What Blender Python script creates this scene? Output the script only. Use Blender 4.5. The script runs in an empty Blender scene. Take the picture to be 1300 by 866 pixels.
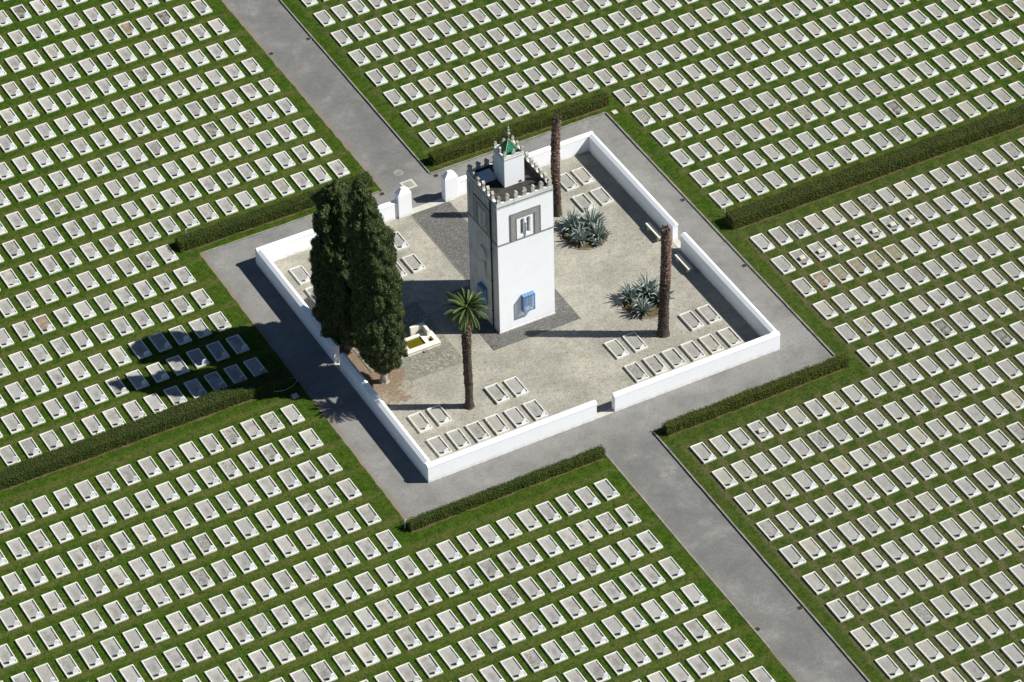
import bpy, bmesh, math, random
from mathutils import Vector, Matrix, noise
R = math.radians
random.seed(11)
scene = bpy.context.scene
col = scene.collection

# ------------------------------------------------------------------ helpers
def lnk(o, parent=None):
    col.objects.link(o)
    if parent is not None: o.parent = parent
    return o
def tag(o, label=None, cat=None, group=None, kind=None):
    if label: o['label'] = label
    if cat: o['category'] = cat
    if group: o['group'] = group
    if kind: o['kind'] = kind
    return o
def empty(name, loc=(0, 0, 0), rz=0.0):
    o = bpy.data.objects.new(name, None); o.empty_display_size = .2
    o.location = loc; o.rotation_euler = (0, 0, rz)
    return lnk(o)
class MB:
    """collects faces, then builds ONE mesh object"""
    def __init__(s): s.v = []; s.f = []; s.m = []
    def add(s, vs, fs, mi=0):
        b = len(s.v); s.v.extend([tuple(p) for p in vs]); s.f.extend([tuple(b + i for i in f) for f in fs]); s.m.extend([mi] * len(fs))
    def box(s, x0, y0, z0, x1, y1, z1, mi=0):
        s.add([(x0,y0,z0),(x1,y0,z0),(x1,y1,z0),(x0,y1,z0),(x0,y0,z1),(x1,y0,z1),(x1,y1,z1),(x0,y1,z1)],
              [(0,3,2,1),(4,5,6,7),(0,1,5,4),(1,2,6,5),(2,3,7,6),(3,0,4,7)], mi)
    def prism(s, prof, a, d, axis='y', mi=0):
        """prof: list of (h, z) CCW; extruded from a to a+d along axis"""
        n = len(prof)
        P = (lambda h, z, t: (h, t, z)) if axis == 'y' else (lambda h, z, t: (t, h, z))
        vs = [P(h, z, a) for h, z in prof] + [P(h, z, a + d) for h, z in prof]
        s.add(vs, [tuple(range(n)), tuple(range(2*n-1, n-1, -1))] + [(i, i+n, (i+1) % n + n, (i+1) % n) for i in range(n)], mi)
    def lathe(s, prof, c=(0,0,0), n=16, rn=0.0, mi=0, seed=0, lean=(0,0)):
        """prof: list of (r, z)"""
        vs = []
        H = max(prof[-1][1], 1e-3)
        for k, (r, z) in enumerate(prof):
            for i in range(n):
                a = 2*math.pi*i/n
                q = r
                if rn: q = r*(1 + rn*noise.noise(Vector((math.cos(a)*1.7+seed, math.sin(a)*1.7, z*2.3))) + rn*.7*(random.random()-.5))
                vs.append((c[0]+lean[0]*z/H+q*math.cos(a), c[1]+lean[1]*z/H+q*math.sin(a), c[2]+z))
        fs = []
        for k in range(len(prof)-1):
            for i in range(n):
                j = (i+1) % n
                fs.append((k*n+i, k*n+j, (k+1)*n+j, (k+1)*n+i))
        fs.append(tuple(range(n-1, -1, -1))); fs.append(tuple((len(prof)-1)*n+i for i in range(n)))
        s.add(vs, fs, mi)
    def tube(s, pts, r, n=6, mi=0):
        pts = [Vector(p) for p in pts]; vs = []
        for k, p in enumerate(pts):
            t = (pts[min(k+1, len(pts)-1)] - pts[max(k-1, 0)]).normalized()
            a = t.orthogonal().normalized(); b = t.cross(a)
            for i in range(n):
                w = 2*math.pi*i/n; vs.append(p + a*r*math.cos(w) + b*r*math.sin(w))
        fs = [(k*n+i, k*n+(i+1) % n, (k+1)*n+(i+1) % n, (k+1)*n+i) for k in range(len(pts)-1) for i in range(n)]
        fs += [tuple(range(n-1, -1, -1)), tuple((len(pts)-1)*n+i for i in range(n))]
        s.add(vs, fs, mi)
    def mesh(s, name, mats):
        me = bpy.data.meshes.new(name); me.from_pydata(s.v, [], s.f)
        for m in (mats if isinstance(mats, (list, tuple)) else [mats]): me.materials.append(m)
        if any(s.m): me.polygons.foreach_set('material_index', s.m)
        me.update(); return me
    def build(s, name, mats, parent=None, bevel=0, smooth=False, fix=True):
        me = s.mesh(name, mats)
        if fix:
            bm = bmesh.new(); bm.from_mesh(me); bmesh.ops.recalc_face_normals(bm, faces=bm.faces); bm.to_mesh(me); bm.free()
        if smooth: me.polygons.foreach_set('use_smooth', [True]*len(me.polygons))
        o = bpy.data.objects.new(name, me); lnk(o, parent)
        if bevel:
            m = o.modifiers.new('bevel', 'BEVEL'); m.width = bevel; m.segments = 2; m.limit_method = 'ANGLE'; m.angle_limit = R(40)
        return o

# ------------------------------------------------------------------ materials
class NT:
    def __init__(s, name):
        s.mat = bpy.data.materials.new(name); s.mat.use_nodes = True
        s.t = s.mat.node_tree; s.b = s.t.nodes['Principled BSDF']
        s.b.inputs['Specular IOR Level'].default_value = .25
    def n(s, typ, **kw):
        nd = s.t.nodes.new(typ)
        for k, v in kw.items():
            if k.startswith('_'): setattr(nd, k[1:], v)
            else:
                i = nd.inputs[k.replace('__', ' ')] if not k.isdigit() else nd.inputs[int(k)]
                s.put(i, v)
        return nd
    def put(s, i, v):
        if hasattr(v, 'is_output') or isinstance(v, bpy.types.NodeSocket): s.t.links.new(v, i)
        else: i.default_value = v
    def pos(s):
        return s.n('ShaderNodeNewGeometry').outputs['Position']
    def obj(s):
        return s.n('ShaderNodeTexCoord').outputs['Object']
    def noise(s, vec, scale, detail=4, rough=.6, dist=0):
        nd = s.n('ShaderNodeTexNoise', Scale=scale, Detail=detail, Roughness=rough, Distortion=dist); s.t.links.new(vec, nd.inputs['Vector']); return nd.outputs['Fac']
    def ramp(s, fac, stops):
        nd = s.n('ShaderNodeValToRGB'); s.t.links.new(fac, nd.inputs[0]); e = nd.color_ramp.elements
        while len(e) < len(stops): e.new(.5)
        for k, (p, c) in enumerate(stops):
            e[k].position = p; e[k].color = (c if len(c) == 4 else (*c, 1)) if isinstance(c, (tuple, list)) else (c, c, c, 1)
        return nd.outputs[0]
    def mix(s, f, a, b, mode='MIX'):
        nd = s.n('ShaderNodeMix', _data_type='RGBA', _blend_type=mode)
        s.put(nd.inputs[0], f)
        for i, v in ((6, a), (7, b)):
            s.put(nd.inputs[i], (*v, 1) if isinstance(v, (tuple, list)) and len(v) == 3 else v)
        return nd.outputs[2]
    def math(s, op, a, b=0.0, c=None):
        nd = s.n('ShaderNodeMath', _operation=op); s.put(nd.inputs[0], a); s.put(nd.inputs[1], b)
        if c is not None: s.put(nd.inputs[2], c)
        return nd.outputs[0]
    def xyz(s, vec):
        nd = s.n('ShaderNodeSeparateXYZ'); s.t.links.new(vec, nd.inputs[0]); return nd.outputs
    def out(s, color, rough=.8, bump=None, strength=.3, dist=.02):
        s.put(s.b.inputs['Base Color'], (*color, 1) if isinstance(color, tuple) else color); s.put(s.b.inputs['Roughness'], rough)
        if bump is not None:
            nd = s.n('ShaderNodeBump', Strength=strength, Distance=dist); s.t.links.new(bump, nd.inputs['Height']); s.t.links.new(nd.outputs[0], s.b.inputs['Normal'])
        return s.mat

def periodic(t, coord, x0, period, half, soft):
    """1 where coord lies within half of x0 + k*period"""
    a = t.math('DIVIDE', t.math('SUBTRACT', coord, x0), period)
    fr = t.math('ABSOLUTE', t.math('SUBTRACT', a, t.math('ROUND', a)))
    nd = t.n('ShaderNodeMapRange', _interpolation_type='SMOOTHSTEP'); t.put(nd.inputs[0], fr)
    nd.inputs[1].default_value = (half-soft)/period; nd.inputs[2].default_value = (half+soft)/period; nd.inputs[3].default_value = 1; nd.inputs[4].default_value = 0
    return nd.outputs[0]

def m_grass(name, rows, cols=None):
    t = NT(name); p = t.pos(); x, y, z = t.xyz(p)
    big = t.noise(p, .22, 5, .6); mid = t.noise(p, 1.3, 6, .72); fine = t.noise(p, 8, 5, .9); tuft = t.noise(p, 2.8, 6, .85); sm = t.noise(p, .55, 4, .65)
    c = t.ramp(mid, [(.32, (.019, .046, .005)), (.5, (.038, .080, .008)), (.68, (.070, .112, .012))])
    c = t.mix(t.ramp(big, [(.46, 0.), (.68, .5)]), c, (.066, .082, .013))
    wob = t.math('MULTIPLY', t.math('SUBTRACT', t.noise(p, 1.1, 4, .7), .5), .9)
    yy = t.math('ADD', y, wob); xx = t.math('ADD', x, wob)
    # mown strips between the rows of graves: drier, lighter grass
    y0, per = rows
    s = periodic(t, yy, y0 + per/2, per, .30, .26)
    br = t.math('MULTIPLY', s, t.ramp(t.noise(p, .9, 4, .7), [(.34, .2), (.58, .88)]))
    c = t.mix(br, c, (.104, .104, .034))
    if cols:
        x0, pc, amt = cols
        s2 = periodic(t, xx, x0 + pc/2, pc, .23, .17)
        b2 = t.math('MULTIPLY', s2, t.ramp(t.noise(p, .8, 5, .7), [(.30, amt*.45), (.5, amt)]))
        if amt > .5:   # worn only where there are rows of graves
            b2 = t.math('MULTIPLY', b2, t.math('MULTIPLY', t.math('LESS_THAN', yy, 18.2), t.math('MAXIMUM', t.math('LESS_THAN', yy, 1.2), t.math('GREATER_THAN', xx, 21.4))))
            b2 = t.math('MULTIPLY', b2, t.math('GREATER_THAN', xx, 6.4))
        c = t.mix(b2, c, (.118, .104, .052))
        s3 = t.math('MULTIPLY', periodic(t, yy, y0 + per/2, per, .4, .18), periodic(t, xx, x0, pc, .42, .16))
        c = t.mix(t.math('MULTIPLY', s3, t.ramp(sm, [(.35, .9), (.6, .45)])), c, (.019, .056, .006))
    if cols and cols[2] > .5: c = t.mix(.28, c, (.075, .078, .030))
    soil = t.ramp(t.noise(p, 1.9, 7, .78), [(.59, 0.), (.70, .6)])
    c = t.mix(soil, c, (.105, .082, .050))
    c = t.mix(t.ramp(fine, [(.38, .75), (.54, 0.)]), c, (.010, .022, .003))
    c = t.mix(t.ramp(fine, [(.54, 0.), (.68, .5)]), c, (.092, .122, .024))
    c = t.mix(t.ramp(tuft, [(.52, 0.), (.64, .6)]), c, (.074, .110, .013))
    c = t.mix(t.ramp(tuft, [(.38, .7), (.48, 0.)]), c, (.013, .031, .004))
    h = t.math('ADD', fine, t.math('MULTIPLY', tuft, 1.2))
    t.b.inputs['Specular IOR Level'].default_value = .03
    return t.out(c, 1., h, .8, .06)

def m_asphalt():
    t = NT('asphalt'); p = t.pos(); x, y, z = t.xyz(p)
    big = t.noise(p, .35, 5, .62, .4); mid = t.noise(p, 2.2, 6, .7); grit = t.noise(p, 9, 4, .9); cr = t.noise(p, 1.1, 8, .8, 1.5)
    c = t.ramp(big, [(.36, (.130, .130, .122)), (.52, (.165, .164, .153)), (.66, (.228, .225, .208))])
    c = t.mix(t.ramp(mid, [(.30, .45), (.6, 0.)]), c, (.105, .105, .106))
    c = t.mix(t.ramp(mid, [(.62, 0.), (.8, .4)]), c, (.27, .265, .25))
    # scuffed lines drawn out along the two ring road arms
    sc = t.n('ShaderNodeMapping'); t.t.links.new(p, sc.inputs[0]); sc.inputs['Scale'].default_value = (.35, 3.2, 1)
    st = t.noise(sc.outputs[0], 1.6, 5, .7)
    c = t.mix(t.ramp(st, [(.56, 0.), (.74, .4)]), c, (.235, .23, .215))
    c = t.mix(t.ramp(st, [(.28, .35), (.42, 0.)]), c, (.10, .10, .10))
    yw = t.math('ADD', y, t.math('MULTIPLY', t.math('SUBTRACT', t.noise(p, .6, 5, .75), .5), 4.5))
    def fade(a_, b_):
        nd = t.n('ShaderNodeMapRange'); t.put(nd.inputs[0], yw); nd.inputs[1].default_value = a_; nd.inputs[2].default_value = b_; return nd.outputs[0]
    inr = t.math('MULTIPLY', t.math('MULTIPLY', fade(2.2, 4.6), fade(37.6, 35.2)), t.ramp(t.noise(p, .45, 5, .7), [(.34, .15), (.55, .8)]))
    c = t.mix(inr, c, t.mix(.65, c, (.265, .260, .236)))
    # fine cracks
    vo = t.n('ShaderNodeTexVoronoi', _feature='DISTANCE_TO_EDGE', Scale=.55)
    wp = t.n('ShaderNodeVectorMath', _operation='ADD'); t.t.links.new(p, wp.inputs[0])
    nz = t.n('ShaderNodeTexNoise', Scale=1.8, Detail=5); t.t.links.new(p, nz.inputs['Vector'])
    t.t.links.new(nz.outputs['Color'], wp.inputs[1]); t.t.links.new(wp.outputs[0], vo.inputs['Vector'])
    crack = t.ramp(vo.outputs['Distance'], [(.0, .5), (.014, 0.)])
    c = t.mix(t.math('MULTIPLY', crack, t.ramp(big, [(.45, 0.), (.6, 1.)])), c, (.07, .07, .07))
    # brown soil washed on to the edge beside the lawns
    def edge(coord, at, w, lo):
        d = t.math('ABSOLUTE', t.math('SUBTRACT', coord, at))
        d = t.math('SUBTRACT', d, t.math('MULTIPLY', t.math('SUBTRACT', t.noise(p, .8, 5, .7), .42), w*2.2))
        return t.math('MULTIPLY', t.ramp(d, [(0., 1.), (w, 0.)]), lo)
    far = t.n('ShaderNodeMapRange'); t.put(far.inputs[0], y); far.inputs[1].default_value = 35.5; far.inputs[2].default_value = 37.5
    near = t.n('ShaderNodeMapRange'); t.put(near.inputs[0], y); near.inputs[1].default_value = 2.6; near.inputs[2].default_value = .5
    near = t.math('MULTIPLY', near.outputs[0], .45)
    e = t.math('MAXIMUM', t.math('MULTIPLY', edge(x, 1.45, .55, .8), t.math('MAXIMUM', far.outputs[0], near)), edge(x, -13.1, .45, .7))
    c = t.mix(e, c, (.20, .155, .115))
    c = t.mix(t.ramp(grit, [(.36, .5), (.5, 0.)]), c, (.085, .084, .08))
    c = t.mix(t.ramp(grit, [(.54, 0.), (.68, .4)]), c, (.33, .325, .31))
    t.b.inputs['Specular IOR Level'].default_value = .1
    return t.out(c, .9, grit, .35, .01)

def m_gravel_yard():
    t = NT('yard_gravel'); p = t.pos()
    big = t.noise(p, .28, 5, .6, .5); mid = t.noise(p, 1.9, 6, .7); grit = t.noise(p, 8.5, 4, .9); sp = t.noise(p, 3.6, 6, .85); x, y, z = t.xyz(p)
    c = t.ramp(big, [(.34, (.235, .228, .195)), (.5, (.305, .293, .248)), (.64, (.385, .366, .305))])
    c = t.mix(t.ramp(mid, [(.28, .55), (.55, 0.)]), c, (.17, .155, .115))
    c = t.mix(t.ramp(mid, [(.6, 0.), (.78, .45)]), c, (.38, .36, .31))
    # bare brown earth and needles round the cypresses
    ex = t.math('DIVIDE', t.math('ADD', x, 7.9), 2.2); ey = t.math('DIVIDE', t.math('SUBTRACT', y, 19.3), 5.2)
    d = t.math('SQRT', t.math('ADD', t.math('MULTIPLY', ex, ex), t.math('MULTIPLY', ey, ey)))
    d = t.math('ADD', d, t.math('MULTIPLY', t.math('SUBTRACT', t.noise(p, .9, 6, .75), .5), 1.6))
    c = t.mix(t.ramp(d, [(.72, .95), (1.0, 0.)]), c, t.mix(mid, (.13, .078, .045), (.23, .155, .10)))
    # thin dry moss patches
    c = t.mix(t.ramp(t.noise(p, .5, 6, .75), [(.56, 0.), (.68, .45)]), c, (.19, .165, .09))
    c = t.mix(t.ramp(sp, [(.36, .85), (.46, 0.)]), c, (.135, .125, .09))
    c = t.mix(t.ramp(grit, [(.38, .5), (.5, 0.)]), c, (.125, .12, .095))
    c = t.mix(t.ramp(grit, [(.52, 0.), (.64, .42)]), c, (.52, .50, .42))
    t.b.inputs['Specular IOR Level'].default_value = .08
    return t.out(c, .95, grit, .6, .03)

def m_cobble(name, dark, light, mort, scale, sparkle):
    t = NT(name); p = t.pos()
    v = t.n('ShaderNodeTexVoronoi', Scale=scale, Randomness=.55); t.t.links.new(p, v.inputs['Vector'])
    ve = t.n('ShaderNodeTexVoronoi', _feature='DISTANCE_TO_EDGE', Scale=scale, Randomness=.55); t.t.links.new(p, ve.inputs['Vector'])
    tone = t.xyz(v.outputs['Color'])[0]
    c = t.ramp(tone, [(.0, dark), (.8, light), (.93, light), (1., sparkle)])
    c = t.mix(t.ramp(ve.outputs['Distance'], [(.03, 1.), (.10, 0.)]), c, mort)
    c = t.mix(t.ramp(t.noise(p, .8, 4), [(.35, .35), (.65, 0.)]), c, dark)
    return t.out(c, .85, ve.outputs['Distance'], .6, .02)

def m_plain(name, c1, c2, scale, rough=.8, bumps=.2, sc2=14, detail=5, coord='obj', bd=.01):
    t = NT(name); p = t.obj() if coord == 'obj' else t.pos()
    a = t.noise(p, scale, detail, .65); b = t.noise(p, sc2, 3, .7)
    c = t.ramp(a, [(.3, c1), (.7, c2)])
    return t.out(c, rough, b, bumps, bd)

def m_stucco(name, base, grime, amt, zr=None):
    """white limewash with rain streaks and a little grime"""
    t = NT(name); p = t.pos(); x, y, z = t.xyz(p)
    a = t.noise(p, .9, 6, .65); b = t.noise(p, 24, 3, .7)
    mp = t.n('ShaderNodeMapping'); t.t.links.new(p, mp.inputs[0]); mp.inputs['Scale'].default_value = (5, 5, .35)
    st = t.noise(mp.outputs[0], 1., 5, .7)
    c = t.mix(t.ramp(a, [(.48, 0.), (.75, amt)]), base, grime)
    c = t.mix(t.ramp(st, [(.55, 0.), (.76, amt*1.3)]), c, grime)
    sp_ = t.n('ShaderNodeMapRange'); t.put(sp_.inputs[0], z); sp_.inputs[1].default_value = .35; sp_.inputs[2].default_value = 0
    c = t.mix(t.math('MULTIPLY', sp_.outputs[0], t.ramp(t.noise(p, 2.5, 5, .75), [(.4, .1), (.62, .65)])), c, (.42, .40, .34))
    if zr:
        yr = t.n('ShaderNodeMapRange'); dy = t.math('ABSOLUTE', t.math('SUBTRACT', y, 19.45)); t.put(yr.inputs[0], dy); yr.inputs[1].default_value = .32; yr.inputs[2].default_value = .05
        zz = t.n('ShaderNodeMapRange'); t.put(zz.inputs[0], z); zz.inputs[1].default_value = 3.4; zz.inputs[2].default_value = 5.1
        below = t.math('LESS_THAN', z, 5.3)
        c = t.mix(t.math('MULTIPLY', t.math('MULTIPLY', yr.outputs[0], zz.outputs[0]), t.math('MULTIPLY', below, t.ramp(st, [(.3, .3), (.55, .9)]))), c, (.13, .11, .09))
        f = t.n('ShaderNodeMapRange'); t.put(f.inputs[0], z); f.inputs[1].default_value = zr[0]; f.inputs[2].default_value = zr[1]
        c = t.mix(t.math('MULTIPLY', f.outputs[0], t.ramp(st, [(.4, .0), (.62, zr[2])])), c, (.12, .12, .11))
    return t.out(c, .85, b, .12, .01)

def m_leaf(name, cA, cB, scale=1.5, rough=.55, trans=0.0, spec=.3):
    t = NT(name); p = t.pos()
    a = t.noise(p, scale, 4, .6); b = t.noise(p, 19, 2, .7)
    c = t.ramp(a, [(.3, cA), (.7, cB)])
    c = t.mix(t.ramp(b, [(.35, .45), (.6, 0.)]), c, tuple(v*.5 for v in cA))
    t.b.inputs['Specular IOR Level'].default_value = spec
    return t.out(c, rough)

def m_stone_grave(name):
    t = NT(name); p = t.pos(); b = t.noise(p, 30, 3, .7); a = t.noise(p, 3.1, 5, .7); k = t.noise(p, .55, 3, .6)
    c = t.ramp(a, [(.3, (.50, .49, .43)), (.5, (.66, .65, .585)), (.75, (.72, .71, .65))])
    c = t.mix(t.ramp(k, [(.52, 0.), (.72, .3)]), c, (.42, .41, .35))
    c = t.mix(t.ramp(b, [(.28, .4), (.45, 0.)]), c, (.36, .35, .30))
    return t.out(c, .8, b, .2, .008)

def m_headstone():
    t = NT('headstone_marble'); p = t.pos(); b = t.noise(p, 22, 3, .7); a = t.noise(p, 2.7, 5, .7)
    rnd = t.n('ShaderNodeObjectInfo').outputs['Random']
    c = t.ramp(a, [(.3, (.70, .715, .74)), (.6, (.80, .815, .84)), (.8, (.84, .85, .87))])
    c = t.mix(t.ramp(rnd, [(.6, 0.), (.7, .35), (1., .45)]), c, (.52, .51, .45))
    c = t.mix(t.ramp(b, [(.28, .3), (.42, 0.)]), c, (.42, .42, .40))
    return t.out(c, .6, b, .15, .006)

def m_grave_gravel(name, tones, damp, attr=False):
    """pale gravel; every bed its own tone and its own damp patch"""
    t = NT(name); p = t.pos()
    if attr: rnd = t.n('ShaderNodeAttribute', _attribute_name='tone').outputs['Fac']
    else: rnd = t.n('ShaderNodeObjectInfo').outputs['Random']
    grit = t.noise(p, 10, 4, .9); a = t.noise(p, 1.5, 5, .7); m = t.noise(p, 7., 5, .8)
    c = t.ramp(rnd, [(0., tones[0]), (.35, tones[1]), (.7, tones[2]), (1., tones[3])])
    off = t.math('FRACT', t.math('MULTIPLY', rnd, 7.31))
    dm = t.math('MULTIPLY', t.ramp(a, [(.42, 0.), (.64, damp)]), off)
    c = t.mix(dm, c, (.175, .170, .160))
    eg = t.n('ShaderNodeAttribute', _attribute_name='edge').outputs['Fac']
    ce = t.math('MULTIPLY', t.ramp(t.math('ADD', eg, t.math('MULTIPLY', t.math('SUBTRACT', t.noise(p, 3.2, 5, .7), .5), .9)), [(.1, 1.), (.8, 0.)]), t.math('FRACT', t.math('MULTIPLY', rnd, 3.77)))
    c = t.mix(t.math('MULTIPLY', ce, .95 if damp > .6 else .7), c, (.165, .165, .152))
    weeds = t.math('MULTIPLY', t.ramp(t.math('FRACT', t.math('MULTIPLY', rnd, 23.7)), [(.84, 0.), (.97, .9)]), t.ramp(m, [(.46, 0.), (.58, .85)]))
    c = t.mix(weeds, c, (.075, .070, .045))
    c = t.mix(t.ramp(grit, [(.38, .5), (.5, 0.)]), c, (.19, .187, .165))
    c = t.mix(t.ramp(grit, [(.53, 0.), (.66, .4)]), c, (.50, .495, .45))
    return t.out(c, .95, grit, .5, .02)

M = {}
M['asphalt'] = m_asphalt()
M['yard'] = m_gravel_yard()
M['ground'] = m_plain('far_ground', (.035, .06, .012), (.06, .085, .02), .4, .95, .4, coord='pos')
M['darkcob'] = m_cobble('dark_cobbles', (.080, .079, .072), (.175, .172, .158), (.060, .059, .054), 13, (.30, .295, .27))
M['lightcob'] = m_cobble('pale_cobbles', (.150, .148, .115), (.285, .278, .225), (.095, .09, .066), 8, (.46, .45, .38))
M['kerb'] = m_plain('kerb_stone', (.15, .14, .115), (.29, .275, .23), 1.3, .85, .3, coord='pos')
M['slab'] = m_plain('pale_slab', (.40, .385, .33), (.52, .50, .43), 1.7, .85, .2, coord='pos')
M['soil'] = m_plain('brown_soil', (.115, .070, .038), (.215, .150, .092), 1.7, .95, .7, 18, 6, 'pos', .04)
M['bedsoil'] = m_plain('bed_soil', (.05, .036, .016), (.14, .105, .045), 2.3, .95, .8, 12, 6, 'pos', .06)
M['wall'] = m_stucco('limewashed_wall', (.86, .87, .885), (.70, .71, .70), .22)
M['tower'] = m_stucco('limewashed_tower', (.86, .87, .885), (.68, .69, .68), .22)
M['tower_sw'] = m_stucco('shaded_weathered_tower_face', (.58, .59, .60), (.34, .33, .31), .85, (6, 11.3, .75))  # base darkened to paint in this side's shade; the streaks are grime
M['parapet'] = m_stucco('parapet_plaster', (.66, .66, .64), (.34, .33, .27), .75)
M['merlon'] = m_plain('lichened_merlon', (.15, .145, .105), (.62, .61, .56), 3.6, .9, .4, 20, coord='pos')
M['roof'] = m_plain('bitumen_roof_parapet_shade', (.022, .020, .018), (.060, .054, .045), 1.4, .9, .4, 12, coord='pos')
M['tilegrey'] = m_plain('grey_tile_panel', (.22, .22, .205), (.34, .34, .32), 9, .6, .4, 16, 2, 'pos')
M['line'] = m_plain('grey_string_course', (.16, .16, .15), (.30, .30, .28), 3, .8, coord='pos')
M['pane'] = m_plain('window_glass', (.10, .115, .14), (.19, .21, .25), 2, .15)
M['colonnette'] = m_plain('grey_colonnette', (.42, .43, .45), (.56, .57, .58), 3, .7)
M['blue'] = m_plain('blue_paint', (.07, .17, .34), (.17, .29, .46), 9, .5)
M['bluedark'] = m_plain('blue_shutter', (.015, .06, .20), (.03, .10, .30), 5, .5)
M['bluepale'] = m_plain('pale_blue_paint', (.20, .36, .58), (.48, .60, .74), 14, .5)
M['pipe'] = m_plain('dark_pipe', (.022, .015, .014), (.045, .03, .026), 3, .6)
M['greentile'] = m_cobble('green_glazed_tile', (.010, .13, .065), (.035, .25, .14), (.012, .06, .035), 7.5, (.12, .40, .26))
M['greentile'].node_tree.nodes['Principled BSDF'].inputs['Roughness'].default_value = .35
M['ridge'] = m_plain('ridge_tile', (.38, .33, .14), (.50, .44, .22), 5, .6)
M['finial'] = m_plain('finial_metal', (.16, .20, .18), (.34, .36, .32), 6, .5)
M['hatch'] = m_plain('hatch_metal', (.42, .45, .50), (.52, .55, .60), 2, .35)
M['gstone'] = m_stone_grave('grave_stone_frame')
M['head'] = m_headstone()
ROUND_T = [(.29, .287, .262), (.36, .355, .325), (.32, .315, .29), (.42, .41, .35)]
POINT_T = [(.25, .246, .22), (.32, .317, .29), (.28, .275, .248), (.34, .32, .255)]
M['gravr'] = m_grave_gravel('grave_gravel_pale', ROUND_T, .95)
M['gravp'] = m_grave_gravel('grave_gravel_grey', POINT_T, .5)
M['gravrs'] = m_grave_gravel('grave_gravel_pale_mass', ROUND_T, .95, True)
M['gravps'] = m_grave_gravel('grave_gravel_grey_mass', POINT_T, .5, True)
M['gravdark'] = m_plain('grave_gravel_mossy', (.012, .016, .010), (.30, .29, .25), 2.6, .95, .6, 20, 6, 'obj', .03)
M['gravbrown'] = m_plain('grave_gravel_brown', (.12, .085, .05), (.33, .28, .21), 3.0, .95, .6, 20, 6, 'obj', .03)
M['gravolive'] = m_plain('grave_gravel_olive', (.15, .14, .085), (.25, .235, .165), 3.0, .95, .6, 20, 6, 'obj', .03)
M['plaque'] = m_plain('pale_plaque', (.36, .34, .28), (.50, .475, .40), 4, .7)
M['bench'] = m_plain('cream_concrete', (.58, .55, .44), (.70, .67, .56), 3, .8)
M['cream'] = m_plain('cream_render', (.66, .62, .52), (.76, .73, .63), 2, .75, coord='pos')
M['water'] = m_plain('green_water', (.085, .075, .002), (.105, .094, .004), 1, .06, .05)
M['drain'] = m_plain('iron_grate', (.02, .02, .02), (.055, .05, .045), 9, .6)
M['iron'] = m_plain('cast_cover', (.20, .195, .17), (.32, .31, .27), 8, .7)
M['white'] = m_plain('white_paint', (.45, .45, .42), (.60, .60, .56), 4, .6)
M['hedge'] = m_leaf('hedge_leaf', (.026, .050, .007), (.074, .104, .013), 1.4, spec=.1)
M['hedgeo'] = m_leaf('hedge_leaf_olive', (.042, .060, .006), (.112, .120, .014), 1.2, spec=.1)
M['hcore'] = m_plain('hedge_twigs', (.012, .018, .005), (.022, .03, .008), 3, .95, coord='pos')
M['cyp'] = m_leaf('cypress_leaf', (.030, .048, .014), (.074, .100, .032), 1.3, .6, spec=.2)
M['cyp2'] = m_leaf('cypress_leaf_highlight', (.085, .112, .034), (.140, .172, .058), 1.3, .6, spec=.2)
M['ccore'] = m_plain('cypress_twigs', (.016, .026, .009), (.030, .044, .015), 2, .95, coord='pos')
M['ctrunk'] = m_plain('cypress_bark', (.20, .17, .14), (.36, .32, .27), 5, .9, .6, coord='pos')
M['bark'] = m_plain('dark_palm_bark', (.032, .024, .019), (.10, .076, .058), 5, .95, .9, 14, 6, 'pos', .05)
M['barkred'] = m_plain('red_brown_leaf_bases', (.12, .072, .055), (.32, .21, .165), 6, .9, .8, 14, 6, 'pos', .05)
M['palm'] = m_leaf('palm_leaflet', (.040, .085, .014), (.110, .165, .036), 2.5, .45, spec=.4)
M['rachis'] = m_plain('palm_rachis', (.12, .15, .05), (.17, .20, .07), 4, .6)
M['agave'] = m_leaf('agave_leaf', (.15, .205, .180), (.38, .43, .39), 2.2, .5, spec=.35)
M['hose'] = m_plain('pale_hose', (.42, .42, .42), (.55, .55, .55), 3, .5)
M['grassA'] = m_grass('lawn_grass_rear', (39.83, 2.88))
M['grassB'] = m_grass('lawn_grass_front', (0.04, 2.87))
M['grassC'] = m_grass('lawn_grass_worn', (17.1, 2.868), (22.36, 1.5045, .98))
M['grassD'] = m_grass('lawn_grass_far', (39.75, 2.85), (7.42, 1.502, .22))

# ------------------------------------------------------------------ ground, roads, lawns
def sheet(name, pts, z, mat, jit=0.0, step=.35, kind='structure'):
    """a flat sheet with an outline that wanders by jit metres"""
    out = []
    n = len(pts)
    for i in range(n):
        a = Vector((*pts[i][:2], 0)); b = Vector((*pts[(i+1) % n][:2], 0)); L = (b-a).length
        k = max(1, int(L/step)) if jit else 1
        nn = Vector((-(b-a).y, (b-a).x, 0)).normalized()
        for q in range(k):
            p = a.lerp(b, q/k)
            if jit and q: p += nn*jit*(noise.noise(p*1.3)*1.5 + random.uniform(-.35, .35))
            out.append(p)
    bm = bmesh.new(); vs = [bm.verts.new((p.x, p.y, z)) for p in out]
    f = bm.faces.new(vs); bmesh.ops.recalc_face_normals(bm, faces=[f])
    if f.normal.z < 0: f.normal_flip()
    bmesh.ops.triangulate(bm, faces=bm.faces[:])
    me = bpy.data.meshes.new(name); bm.to_mesh(me); bm.free(); me.materials.append(mat)
    o = lnk(bpy.data.objects.new(name, me)); o['kind'] = kind
    return o
FAR = 95
sheet('ground', [(-1500,-1500),(1500,-1500),(1500,1500),(-1500,1500)], -.03, M['ground'])
sheet('asphalt_road', [(0.9,-FAR),(5.7,-FAR),(5.7,3.3),(20.6,3.3),(20.6,36.2),(5.7,36.2),(5.7,FAR),(.9,FAR),(.9,36.2),(-13.6,36.2),(-13.6,3.1),(.9,3.1)], 0, M['asphalt'])
G = .035
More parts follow.
